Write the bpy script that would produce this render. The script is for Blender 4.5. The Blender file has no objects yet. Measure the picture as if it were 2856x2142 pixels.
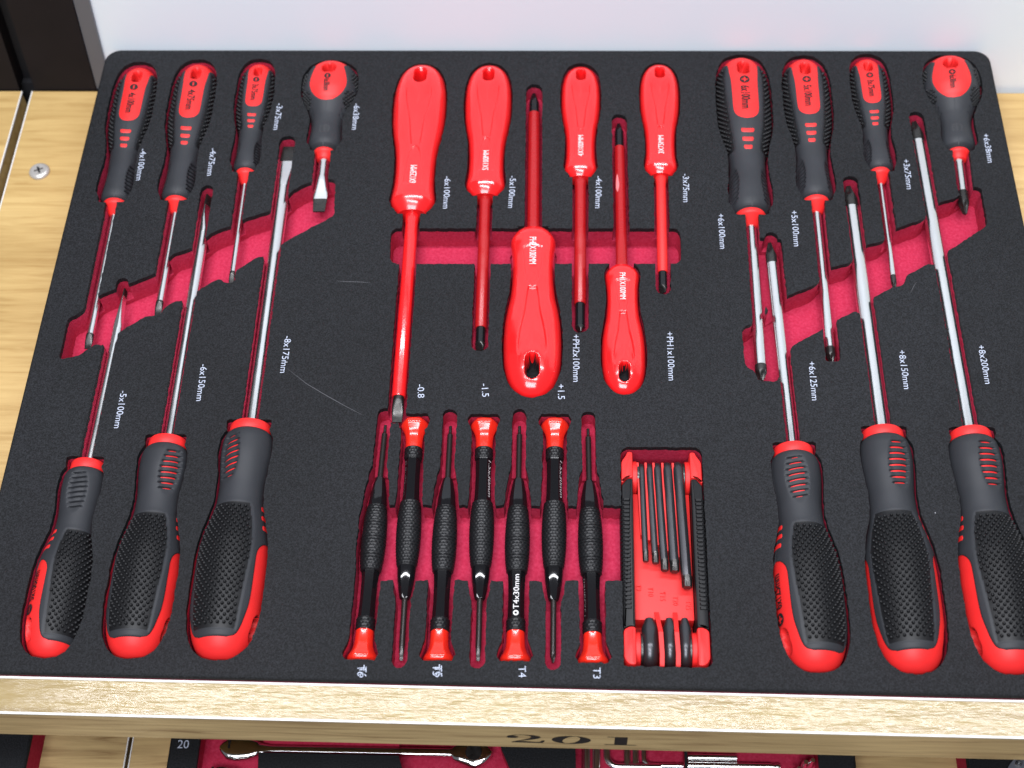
import bpy, bmesh, math, random
import numpy as np
from mathutils import Vector
from mathutils.geometry import delaunay_2d_cdt

S = bpy.context.scene
COL = S.collection
MM = 0.001
random.seed(4)
rad = math.radians

# ------------------------------------------------------------------ camera, lamps, exposure
cam = bpy.data.cameras.new('camera'); camo = bpy.data.objects.new('camera', cam); COL.objects.link(camo)
camo.location = (0.01432, -0.21795, 0.60410)
camo.rotation_euler = (rad(31.870), rad(1.497), rad(1.572))
cam.sensor_width = 36.0; cam.lens = 3960.0 / 2856.0 * 36.0
cam.clip_start = 0.02; cam.clip_end = 50
cam.dof.use_dof = True; cam.dof.focus_distance = 0.70; cam.dof.aperture_fstop = 9.0
S.camera = camo
S.render.resolution_x, S.render.resolution_y = 1024, 768

W = bpy.data.worlds.new('World'); S.world = W; W.use_nodes = True
wb = W.node_tree.nodes['Background']; wb.inputs[0].default_value = (0.86, 0.90, 1.0, 1); wb.inputs[1].default_value = 0.18

def area_lamp(name, loc, target, sx, sy, power, color=(0.93, 0.945, 1.0)):
    d = bpy.data.lights.new(name, 'AREA'); d.shape = 'RECTANGLE'; d.size = sx; d.size_y = sy; d.energy = power; d.color = color
    o = bpy.data.objects.new(name, d); COL.objects.link(o); o.location = loc
    o.rotation_euler = (Vector(target) - Vector(loc)).to_track_quat('-Z', 'Y').to_euler()
    return o
# two tube-like ceiling fittings over the drawer and a wide panel behind the photographer
area_lamp('led_bar_lamp', (0.05, 0.34, 1.15), (0.05, 0.10, 0), 1.4, 0.05, 13.0)
area_lamp('ceiling_lamp', (-0.15, -0.30, 1.75), (0, 0.3, 0), 1.25, 0.22, 23.0)
area_lamp('ceiling_panel_lamp', (-0.2, -1.1, 1.7), (0, 0.3, 0.05), 1.2, 0.6, 31.0, (0.90, 0.93, 1.0))

S.view_settings.view_transform = 'Standard'; S.view_settings.look = 'None'
S.view_settings.gamma = 1.0; S.view_settings.exposure = 0.0; S.view_settings.use_curve_mapping = False

# ------------------------------------------------------------------ materials
def mat(name, color, rough=0.5, metal=0.0, spec=0.5, bump=None, var=None, coat=0.0, sss=0.0, coat_rough=0.1, rvar=None, emit=None):
    """bump=(scale, strength, distance_mm)  var=(scale, color2, lo, hi)  rvar=(scale, r0, r1)"""
    m = bpy.data.materials.new(name); m.use_nodes = True
    nt = m.node_tree; b = nt.nodes['Principled BSDF']
    b.inputs['Base Color'].default_value = (*color, 1); b.inputs['Roughness'].default_value = rough
    b.inputs['Metallic'].default_value = metal; b.inputs['Specular IOR Level'].default_value = spec
    b.inputs['Coat Weight'].default_value = coat; b.inputs['Coat Roughness'].default_value = coat_rough
    if sss:
        b.inputs['Subsurface Weight'].default_value = sss; b.inputs['Subsurface Radius'].default_value = (0.004, 0.001, 0.0008)
        b.inputs['Subsurface Scale'].default_value = 0.6
    tc = nt.nodes.new('ShaderNodeTexCoord')
    def noise(scale, detail=3):
        n = nt.nodes.new('ShaderNodeTexNoise'); n.inputs['Scale'].default_value = scale; n.inputs['Detail'].default_value = detail
        nt.links.new(tc.outputs['Object'], n.inputs['Vector']); return n
    if var:
        n = noise(var[0]); r = nt.nodes.new('ShaderNodeValToRGB')
        r.color_ramp.elements[0].position = var[2]; r.color_ramp.elements[1].position = var[3]
        r.color_ramp.elements[0].color = (*color, 1); r.color_ramp.elements[1].color = (*var[1], 1)
        nt.links.new(n.outputs['Fac'], r.inputs['Fac']); nt.links.new(r.outputs['Color'], b.inputs['Base Color'])
    if rvar:
        n = noise(rvar[0]); r = nt.nodes.new('ShaderNodeMapRange')
        r.inputs[1].default_value = 0.3; r.inputs[2].default_value = 0.7; r.inputs[3].default_value = rvar[1]; r.inputs[4].default_value = rvar[2]
        nt.links.new(n.outputs['Fac'], r.inputs[0]); nt.links.new(r.outputs[0], b.inputs['Roughness'])
    if bump:
        n = noise(bump[0]); bp = nt.nodes.new('ShaderNodeBump'); bp.inputs['Strength'].default_value = bump[1]; bp.inputs['Distance'].default_value = bump[2] * MM
        nt.links.new(n.outputs['Fac'], bp.inputs['Height']); nt.links.new(bp.outputs['Normal'], b.inputs['Normal'])
    return m

def foam_material():
    m = mat('black_foam', (0.020, 0.021, 0.024), rough=0.72, spec=0.24)
    nt = m.node_tree; b = nt.nodes['Principled BSDF']; L = nt.links
    tc = nt.nodes.new('ShaderNodeTexCoord')
    def noise(scale, det):
        n = nt.nodes.new('ShaderNodeTexNoise'); n.inputs['Scale'].default_value = scale; n.inputs['Detail'].default_value = det
        L.new(tc.outputs['Object'], n.inputs['Vector']); return n
    grain = noise(1500, 2); big = noise(9, 4)
    r = nt.nodes.new('ShaderNodeValToRGB'); r.color_ramp.elements[0].position = 0.36; r.color_ramp.elements[1].position = 0.72
    r.color_ramp.elements[0].color = (0.0032, 0.0034, 0.0040, 1); r.color_ramp.elements[1].color = (0.0168, 0.0178, 0.0208, 1)
    L.new(grain.outputs['Fac'], r.inputs['Fac'])
    r2 = nt.nodes.new('ShaderNodeValToRGB'); r2.color_ramp.elements[0].position = 0.35; r2.color_ramp.elements[1].position = 0.7
    r2.color_ramp.elements[0].color = (0.85, 0.85, 0.85, 1); r2.color_ramp.elements[1].color = (1.2, 1.2, 1.2, 1)
    L.new(big.outputs['Fac'], r2.inputs['Fac'])
    mx = nt.nodes.new('ShaderNodeMix'); mx.data_type = 'RGBA'; mx.blend_type = 'MULTIPLY'; mx.inputs[0].default_value = 1.0
    L.new(r.outputs['Color'], mx.inputs[6]); L.new(r2.outputs['Color'], mx.inputs[7])
    # sparse pale dust specks
    vo = nt.nodes.new('ShaderNodeTexVoronoi'); vo.inputs['Scale'].default_value = 95; L.new(tc.outputs['Object'], vo.inputs['Vector'])
    lt = nt.nodes.new('ShaderNodeMath'); lt.operation = 'LESS_THAN'; lt.inputs[1].default_value = 0.032; L.new(vo.outputs['Distance'], lt.inputs[0])
    sep = nt.nodes.new('ShaderNodeSeparateColor'); L.new(vo.outputs['Color'], sep.inputs[0])
    g = nt.nodes.new('ShaderNodeMath'); g.operation = 'GREATER_THAN'; g.inputs[1].default_value = 0.95; L.new(sep.outputs[0], g.inputs[0])
    mm = nt.nodes.new('ShaderNodeMath'); mm.operation = 'MULTIPLY'; L.new(lt.outputs[0], mm.inputs[0]); L.new(g.outputs[0], mm.inputs[1])
    m2 = nt.nodes.new('ShaderNodeMix'); m2.data_type = 'RGBA'; L.new(mm.outputs[0], m2.inputs[0]); L.new(mx.outputs[2], m2.inputs[6]); m2.inputs[7].default_value = (0.35, 0.35, 0.37, 1)
    L.new(m2.outputs[2], b.inputs['Base Color'])
    bp = nt.nodes.new('ShaderNodeBump'); bp.inputs['Strength'].default_value = 0.55; bp.inputs['Distance'].default_value = 0.35 * MM
    L.new(grain.outputs['Fac'], bp.inputs['Height']); L.new(bp.outputs['Normal'], b.inputs['Normal'])
    return m

def wood_material(name, light, dark, rough=0.42, seed=0.0, gscale=1.0, spark=False, spec=0.5):
    m = mat(name, light, rough=rough, spec=spec)
    nt = m.node_tree; b = nt.nodes['Principled BSDF']; L = nt.links
    tc = nt.nodes.new('ShaderNodeTexCoord')
    mp = nt.nodes.new('ShaderNodeMapping'); mp.inputs['Scale'].default_value = (5 * gscale, 75 * gscale, 75 * gscale); mp.inputs['Location'].default_value = (seed, seed * 1.7, seed)
    L.new(tc.outputs['Object'], mp.inputs['Vector'])
    n = nt.nodes.new('ShaderNodeTexNoise'); n.inputs['Scale'].default_value = 1.0; n.inputs['Detail'].default_value = 6; n.inputs['Roughness'].default_value = 0.62; n.inputs['Distortion'].default_value = 0.6
    L.new(mp.outputs[0], n.inputs['Vector'])
    r = nt.nodes.new('ShaderNodeValToRGB'); e = r.color_ramp.elements
    e[0].position = 0.30; e[0].color = (*dark, 1); e[1].position = 0.62; e[1].color = (*light, 1)
    e2 = e.new(0.45); e2.color = tuple((a * 0.6 + c * 0.4) for a, c in zip(light, dark)) + (1,)
    L.new(n.outputs['Fac'], r.inputs['Fac'])
    mp2 = nt.nodes.new('ShaderNodeMapping'); mp2.inputs['Scale'].default_value = (2.5, 16, 16); mp2.inputs['Location'].default_value = (seed * 3, 1, 0)
    L.new(tc.outputs['Object'], mp2.inputs['Vector'])
    n2 = nt.nodes.new('ShaderNodeTexNoise'); n2.inputs['Scale'].default_value = 1; n2.inputs['Detail'].default_value = 3; L.new(mp2.outputs[0], n2.inputs['Vector'])
    r2 = nt.nodes.new('ShaderNodeValToRGB'); r2.color_ramp.elements[0].position = 0.3; r2.color_ramp.elements[1].position = 0.7
    r2.color_ramp.elements[0].color = (0.80, 0.76, 0.70, 1); r2.color_ramp.elements[1].color = (1.08, 1.08, 1.08, 1)
    L.new(n2.outputs['Fac'], r2.inputs['Fac'])
    mx = nt.nodes.new('ShaderNodeMix'); mx.data_type = 'RGBA'; mx.blend_type = 'MULTIPLY'; mx.inputs[0].default_value = 1
    L.new(r.outputs['Color'], mx.inputs[6]); L.new(r2.outputs['Color'], mx.inputs[7]); L.new(mx.outputs[2], b.inputs['Base Color'])
    mp3 = nt.nodes.new('ShaderNodeMapping'); mp3.inputs['Scale'].default_value = (130, 1000, 1000) if spark else (60, 700, 700)
    L.new(tc.outputs['Object'], mp3.inputs['Vector'])
    n3 = nt.nodes.new('ShaderNodeTexNoise'); n3.inputs['Scale'].default_value = 1; n3.inputs['Detail'].default_value = 2; L.new(mp3.outputs[0], n3.inputs['Vector'])
    bp = nt.nodes.new('ShaderNodeBump'); bp.inputs['Strength'].default_value = 0.6 if spark else 0.15; bp.inputs['Distance'].default_value = (0.17 if spark else 0.1) * MM
    if spark:   # embossed pore texture with larger dents
        mp4 = nt.nodes.new('ShaderNodeMapping'); mp4.inputs['Scale'].default_value = (45, 160, 160); L.new(tc.outputs['Object'], mp4.inputs['Vector'])
        n4 = nt.nodes.new('ShaderNodeTexNoise'); n4.inputs['Scale'].default_value = 1; n4.inputs['Detail'].default_value = 2; L.new(mp4.outputs[0], n4.inputs['Vector'])
        ad = nt.nodes.new('ShaderNodeMath'); ad.operation = 'MULTIPLY_ADD'; ad.inputs[1].default_value = 3.0
        L.new(n4.outputs['Fac'], ad.inputs[0]); L.new(n3.outputs['Fac'], ad.inputs[2]); L.new(ad.outputs[0], bp.inputs['Height'])
    else:
        L.new(n3.outputs['Fac'], bp.inputs['Height'])
    L.new(bp.outputs['Normal'], b.inputs['Normal'])
    return m

M = {}
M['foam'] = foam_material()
M['red_foam'] = mat('crimson_foam', (0.39, 0.019, 0.052), rough=0.95, spec=0.1, bump=(900, 0.6, 0.5), var=(700, (0.48, 0.036, 0.082), 0.35, 0.75))
M['print'] = mat('white_print', (0.46, 0.50, 0.60), rough=0.7, spec=0.2, var=(900, (0.24, 0.26, 0.32), 0.45, 0.72))
M['dust'] = mat('scuff_grey', (0.075, 0.075, 0.08), rough=0.9, spec=0.2)
M['red'] = mat('red_plastic', (0.70, 0.018, 0.018), rough=0.50, spec=0.4, bump=(700, 0.10, 0.12), sss=0.06, var=(60, (0.78, 0.022, 0.020), 0.35, 0.7))
M['red_gloss'] = mat('red_gloss_plastic', (0.78, 0.012, 0.014), rough=0.2, spec=0.55, bump=(260, 0.03, 0.2), sss=0.08, rvar=(90, 0.14, 0.26), coat=0.5, coat_rough=0.10)
M['red_dark'] = mat('red_insulation', (0.36, 0.007, 0.009), rough=0.26, spec=0.5, rvar=(90, 0.2, 0.4))
M['red_cap'] = mat('red_cap_plastic', (0.80, 0.025, 0.012), rough=0.16, spec=0.6, sss=0.08)
M['rubber'] = mat('black_rubber', (0.021, 0.0225, 0.026), rough=0.55, spec=0.34, bump=(1400, 0.10, 0.1), var=(45, (0.027, 0.0285, 0.033), 0.35, 0.7))
M['rubber_dark'] = mat('black_rubber_nubs', (0.0065, 0.0066, 0.0075), rough=0.48, spec=0.32)  # rubber darkened for painted shade among the nubs; also colours the key set grips
M['gloss_black'] = mat('gloss_black_plastic', (0.006, 0.006, 0.007), rough=0.07, spec=0.45)
M['zinc'] = mat('zinc_plated_steel', (0.52, 0.50, 0.47), rough=0.32, metal=0.45)
M['bit_steel'] = mat('brown_black_steel', (0.022, 0.018, 0.017), rough=0.25, metal=0.3)
M['knurl'] = mat('knurled_black', (0.0065, 0.0066, 0.0075), rough=0.42, spec=0.36)
M['chrome'] = mat('satin_chrome', (0.86, 0.86, 0.85), rough=0.22, metal=1.0, rvar=(60, 0.19, 0.27))
M['chrome_bright'] = mat('polished_chrome', (0.72, 0.71, 0.69), rough=0.10, metal=1.0, bump=(200, 0.05, 0.3))
M['dark_steel'] = mat('blackened_steel', (0.060, 0.058, 0.056), rough=0.30, metal=0.85, rvar=(300, 0.22, 0.45))
M['gun_steel'] = mat('black_oxide_steel', (0.070, 0.070, 0.076), rough=0.30, metal=0.8, rvar=(60, 0.28, 0.38))
M['pink_chip'] = mat('bare_pink_plastic', (0.72, 0.19, 0.20), rough=0.7, spec=0.2)
M['ink'] = mat('black_ink', (0.012, 0.010, 0.011), rough=0.55, spec=0.3, var=(800, (0.05, 0.03, 0.035), 0.55, 0.8))
M['white_ink'] = mat('white_ink', (0.72, 0.70, 0.70), rough=0.5, spec=0.3)
M['wood'] = wood_material('laminate_oak', (0.56, 0.395, 0.165), (0.39, 0.245, 0.085), rough=0.42, seed=2.0, gscale=3.2)
M['wood_top'] = wood_material('laminate_oak_embossed', (0.37, 0.285, 0.135), (0.28, 0.205, 0.095), rough=0.17, seed=5.0, gscale=2.2, spark=True, spec=0.5)
M['wood_face'] = wood_material('laminate_oak_face', (0.60, 0.44, 0.21), (0.27, 0.165, 0.07), rough=0.42, seed=9.0, gscale=3.2)
M['band'] = mat('white_edge_band', (0.80, 0.79, 0.76), rough=0.25, spec=0.6)
M['wall'] = mat('white_wall_paint', (0.85, 0.94, 1.0), rough=0.7, spec=0.2, bump=(320, 0.10, 0.4))
M['dark_panel'] = mat('dark_panel_laminate', (0.010, 0.0088, 0.0108), rough=0.6, spec=0.12, var=(30, (0.013, 0.011, 0.0135), 0.3, 0.7))
M['groove'] = mat('black_gap', (0.006, 0.006, 0.008), rough=0.8)
M['grey_trim'] = mat('grey_aluminium_trim', (0.13, 0.14, 0.165), rough=0.5, metal=0.2)

# ------------------------------------------------------------------ mesh helpers (all millimetres)
def make_mesh(name, verts, faces, smooth=True, sharp=None):
    me = bpy.data.meshes.new(name)
    v = np.asarray(verts, dtype=float) * MM
    me.from_pydata(v.tolist(), [], faces.tolist() if hasattr(faces, 'tolist') else faces)
    me.update()
    if smooth:
        me.polygons.foreach_set('use_smooth', [True] * len(me.polygons))
        if sharp: me.set_sharp_from_angle(angle=rad(sharp))
    return me

def obj(name, verts, faces, material, parent=None, smooth=True, sharp=None, loc=None):
    o = bpy.data.objects.new(name, make_mesh(name, verts, faces, smooth, sharp)); COL.objects.link(o)
    o.data.materials.append(material)
    if parent is not None: o.parent = parent
    if loc is not None: o.location = [c * MM for c in loc]
    return o

def tag(o, label=None, cat=None, group=None, kind=None):
    if label: o['label'] = label
    if cat: o['category'] = cat
    if group: o['group'] = group
    if kind: o['kind'] = kind
    return o

def thing(name, loc, rotz, label, cat, group=None):
    o = bpy.data.objects.new(name, None); COL.objects.link(o); o.empty_display_size = 0.01
    o.location = [c * MM for c in loc]; o.rotation_euler = (0, 0, rotz)
    return tag(o, label, cat, group)

def grid_faces(nv, nu, wrap=False, flip=False):
    """rows nv, columns nu"""
    j = np.arange(nv - 1)[:, None]; n = nu if wrap else nu - 1
    i = np.arange(n)[None, :]; i2 = (i + 1) % nu
    f = np.stack([j * nu + i, j * nu + i2, (j + 1) * nu + i2, (j + 1) * nu + i], -1).reshape(-1, 4)
    return f[:, ::-1] if flip else f

def lathe(profile, zc=0.0, n=40, sx=1.0, sz=1.0, shape=None, caps=True, xc=0.0):
    """profile [(y, r)] about local Y; shape(psi, k) multiplies r"""
    psi = np.linspace(0, 2 * math.pi, n, endpoint=False)
    V = []
    for k, (y, r) in enumerate(profile):
        rr = r * (shape(psi, k) if shape else 1.0)
        V.append(np.stack([xc + rr * np.sin(psi) * sx, np.full(n, y), zc + rr * np.cos(psi) * sz], -1))
    V = np.concatenate(V); F = grid_faces(len(profile), n, wrap=True).tolist()
    if caps:
        F.append(list(range(n)))
        F.append(list(range((len(profile) - 1) * n, len(profile) * n))[::-1])
    return V, F

def smooth_profile(pts, n):
    """monotone-ish resample of (s, v) control points by cosine-blended Catmull-Rom"""
    p = np.array(pts, float); s = np.linspace(0, 1, n)
    return s, pchip(p[:, 0], p[:, 1], s)

def pchip(x, y, t):
    x = np.asarray(x, float); y = np.asarray(y, float); t = np.asarray(t, float)
    h = np.diff(x); d = np.diff(y) / h; m = np.zeros_like(y)
    for i in range(1, len(x) - 1):
        if d[i - 1] * d[i] > 0:
            w1 = 2 * h[i] + h[i - 1]; w2 = h[i] + 2 * h[i - 1]
            m[i] = (w1 + w2) / (w1 / d[i - 1] + w2 / d[i])
    m[0] = d[0]; m[-1] = d[-1]
    k = np.clip(np.searchsorted(x, t, side='right') - 1, 0, len(h) - 1)
    u = (t - x[k]) / h[k]
    return ((2 * u**3 - 3 * u**2 + 1) * y[k] + (u**3 - 2 * u**2 + u) * h[k] * m[k] + (-2 * u**3 + 3 * u**2) * y[k + 1] + (u**3 - u**2) * h[k] * m[k + 1])

def box(name, x0, x1, y0, y1, z0, z1, material, parent=None, bevel=0.6, seg=2):
    bm = bmesh.new(); bmesh.ops.create_cube(bm, size=1.0)
    for v in bm.verts:
        v.co = Vector(((x0 + x1) / 2 + v.co.x * (x1 - x0), (y0 + y1) / 2 + v.co.y * (y1 - y0), (z0 + z1) / 2 + v.co.z * (z1 - z0)))
    if bevel: bmesh.ops.bevel(bm, geom=bm.edges[:], offset=bevel, segments=seg, affect='EDGES', profile=0.6)
    V = [v.co[:] for v in bm.verts]; F = [[v.index for v in f.verts] for f in bm.faces]
    bm.verts.index_update(); F = [[v.index for v in f.verts] for f in bm.faces]
    bm.free()
    return obj(name, V, F, material, parent, smooth=True, sharp=35)

def ccw(poly):
    a = sum(p[0] * q[1] - q[0] * p[1] for p, q in zip(poly, list(poly[1:]) + [poly[0]]))
    return list(poly) if a > 0 else list(poly)[::-1]

def fill(outer, holes=()):
    """triangulated polygon with holes -> (2D verts, faces)"""
    vs, fs = [], []
    for poly in [ccw(p) for p in [outer] + list(holes)]:
        a = len(vs); vs += [Vector(p) for p in poly]; fs.append(list(range(a, a + len(poly))))
    v, e, f, ov, oe, of = delaunay_2d_cdt(vs, [], fs, 1, 1e-6)
    keep = [list(t) for t, o in zip(f, of) if 0 in o and len(o) == 1]
    return np.array([(p.x, p.y) for p in v]), keep

def prism(outer, z0, z1, holes=()):
    v, f = fill(outer, holes)
    n = len(v); V = np.concatenate([np.c_[v, np.full(n, z1)], np.c_[v, np.full(n, z0)]])
    F = [list(t) for t in f] + [[i + n for i in t[::-1]] for t in f]
    cnt = {}
    for t in f:
        for a, b in zip(t, t[1:] + t[:1]): cnt[(a, b)] = 1
    for (a, b) in list(cnt):
        if (b, a) not in cnt: F.append([b, a, a + n, b + n])
    return V, F

_txt_cache = {}
def text_mesh(string, bold=0.0):
    key = (string, bold)
    if key not in _txt_cache:
        c = bpy.data.curves.new('text', 'FONT'); c.body = string; c.size = 1.0; c.resolution_u = 3; c.fill_mode = 'FRONT'; c.offset = bold
        o = bpy.data.objects.new('text', c); COL.objects.link(o)
        me = bpy.data.meshes.new_from_object(o)
        v = np.array([p.co[:2] for p in me.vertices]); f = [list(p.vertices) for p in me.polygons]
        bpy.data.objects.remove(o); bpy.data.meshes.remove(me); bpy.data.curves.remove(c)
        v -= v.min(0); v /= v.max(0)
        _txt_cache[key] = (v, f)
    return _txt_cache[key]

def flat_text(name, string, p0, p1, height, z, material, parent):
    """text that runs from p0 to p1 on a level face; letters' tops to the left of the running direction"""
    v, f = text_mesh(string)
    d = np.array(p1) - np.array(p0); up = np.array([-d[1], d[0]]) / np.linalg.norm(d)
    xy = np.array(p0) + v[:, :1] * d + (v[:, 1:] - 0.5) * height * up
    return obj(name, np.c_[xy, np.full(len(xy), z)], f, material, parent, smooth=False)

# ------------------------------------------------------------------ foam pockets: collected while tools are placed, cut at the end
POCKETS = []        # (polygon [(x, y)], floor depth)
def ragged(poly, step=1.6, amp=0.14, seed=0):
    rnd = random.Random(seed); out = []
    n = len(poly)
    for i in range(n):
        a = np.array(poly[i], float); b = np.array(poly[(i + 1) % n], float)
        k = max(1, int(np.linalg.norm(b - a) / step)); t = (b - a) / max(1e-9, np.linalg.norm(b - a)); nr = np.array([-t[1], t[0]])
        for j in range(k):
            p = a + (b - a) * j / k
            out.append(tuple(p + nr * rnd.gauss(0, amp) + t * (rnd.gauss(0, amp * 0.6) if j else 0)))
    return out

def rounded(poly, r, k=5):
    out = []; n = len(poly)
    for i in range(n):
        p = np.array(poly[i], float); a = np.array(poly[i - 1], float); b = np.array(poly[(i + 1) % n], float)
        da, db = a - p, b - p; la, lb = np.linalg.norm(da), np.linalg.norm(db)
        rr = min(r, la * 0.48, lb * 0.48)
        A, B = p + da / la * rr, p + db / lb * rr
        for j in range(k):
            t = j / (k - 1); out.append(tuple((1 - t)**2 * A + 2 * t * (1 - t) * p + t * t * B))
    return out

def pocket(poly, depth, amp=0.14, seed=None):
    POCKETS.append((ragged(poly, amp=amp, seed=len(POCKETS) if seed is None else seed), depth))

def tool_frame(butt, tip):
    d = np.array(tip) - np.array(butt); L = np.linalg.norm(d); d = d / L
    rz = math.atan2(-d[0], d[1])
    return L, rz, lambda x, y: (butt[0] + d[1] * x + d[0] * y, butt[1] - d[0] * x + d[1] * y)

def outline_pocket(fr, ys, ws, depth, amp=0.13):
    pts = [fr(w, y) for y, w in zip(ys, ws)] + [fr(-w, y) for y, w in zip(ys[::-1], ws[::-1])]
    pocket(pts, depth, amp)

def offset_outline(rad_at, Lh, mg):
    ss = np.concatenate([np.array([.0005, .004, .01, .02, .035, .055, .08, .11, .15]), np.linspace(.2, 1, 22)])
    r = rad_at(ss); y = ss * Lh; dr = np.gradient(r, y); nl = np.sqrt(1 + dr ** 2)
    Y = y - mg * dr / nl; Rr = r + mg / nl
    Y = np.maximum.accumulate(Y + np.arange(len(Y)) * 1e-4)
    return list(Y), list(Rr)

def slot_pocket(fr, y0, y1, hw, depth, round_end=True):
    pts = [(hw, y0), (hw, y1 - hw)] + [(hw * math.cos(a), y1 - hw + hw * math.sin(a)) for a in np.linspace(0.3, math.pi - 0.3, 6)] + [(-hw, y1 - hw), (-hw, y0)]
    pocket([fr(*p) for p in pts], depth)

# ------------------------------------------------------------------ screwdriver parts
def shaft_and_tip(root, y0, y1, r, zc, kind, tip_len, roll=0.0, smat='chrome', tmat='dark_steel', blade=None, dark_end=0):
    yt = y1 - tip_len
    V, F = lathe([(y0, r), (yt, r)], zc, 28)
    obj('shaft', V, F, M[smat], root, sharp=40)
    n = 32; psi = np.linspace(0, 2 * math.pi, n, endpoint=False)
    rows = []
    if kind == 'flat':
        bw = blade or r * 1.0
        for t in np.linspace(0, 1, 12):
            u = min(1, t / 0.8)
            hw = (r + (bw - r) * min(1, u / .6)) * (1 - .20 * max(0, (t - .5) / .5)); ht = r * (1 - u) ** 1.5 + r * 0.16
            ht = min(ht, r)
            e = 2 + 4 * u
            c, s = np.cos(psi), np.sin(psi)
            q = (np.abs(c) ** e + np.abs(s) ** e) ** (-1 / e)
            rows.append((yt + tip_len * t, hw * q * s, ht * q * c))
    elif kind == 'phillips':
        for t in np.linspace(0, 1, 12):
            rr = r * (1.0 if t < 0.52 else 1 - 0.62 * ((t - 0.52) / 0.48))
            g = 0.45 * max(0.0, min(1.0, (t - 0.40) / 0.30))
            lob = 1 - g * np.abs(np.sin(2 * (psi - 0.4))) ** 1.6
            rows.append((yt + tip_len * t, rr * lob * np.sin(psi), rr * lob * np.cos(psi)))
    else:  # torx
        for t in np.linspace(0, 1, 8):
            g = 0.20 * max(0.0, min(1.0, (t - 0.1) / 0.3)); rr = r * (1 - 0.18 * min(1, t / 0.4))
            lob = 1 - g * (0.5 + 0.5 * np.cos(6 * psi)); rows.append((yt + tip_len * t, rr * lob * np.sin(psi), rr * lob * np.cos(psi)))
    cr, sr = math.cos(roll), math.sin(roll)
    V = np.concatenate([np.stack([x * cr + z * sr, np.full(n, y), zc - x * sr + z * cr], -1) for y, x, z in rows])
    F = grid_faces(len(rows), n, wrap=True).tolist(); F.append(list(range(n))); F.append(list(range((len(rows) - 1) * n, len(rows) * n))[::-1])
    to = obj('tip', V, F, M[tmat], root, sharp=28)
    if dark_end:                                                        # blackened working end of a bright blade
        to.data.materials.append(M['dark_steel'])
        for p in to.data.polygons:
            if p.center.y > (y1 - dark_end) * MM: p.material_index = 1

PROFILE_A = [(0, 0.0), (.005, .28), (.016, .47), (.04, .67), (.075, .81), (.13, .925), (.2, .985), (.28, 1.0), (.38, 1.0), (.47, .97), (.55, .87), (.62, .745), (.68, .675), (.74, .665), (.82, .71), (.9, .755), (.95, .745), (.985, .69), (1.0, .60)]
PROFILE_STUB = [(0, 0.0), (.01, .32), (.03, .53), (.07, .74), (.13, .89), (.2, .97), (.29, 1.0), (.38, .99), (.48, .88), (.58, .70), (.66, .59), (.75, .555), (.85, .585), (.93, .60), (.98, .55), (1.0, .46)]
PANEL_A = [(.0, 80), (.072, 60), (.082, 47), (.10, 41), (.16, 35), (.22, 31), (.27, 30), (.41, 29), (.436, 27), (.456, 22.5), (.471, 16), (.481, 8), (.4845, 0), (1.0, 0)]
PANEL_S = [(.0, 70), (.07, 62), (.085, 50), (.11, 42), (.15, 34), (.22, 37), (.34, 42), (.43, 38), (.49, 30), (.52, 22), (.54, 13), (.55, 0), (1.0, 0)]

def sstep(a, b, x):
    t = np.clip((x - a) / (b - a), 0, 1); return t * t * (3 - 2 * t)

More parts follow.
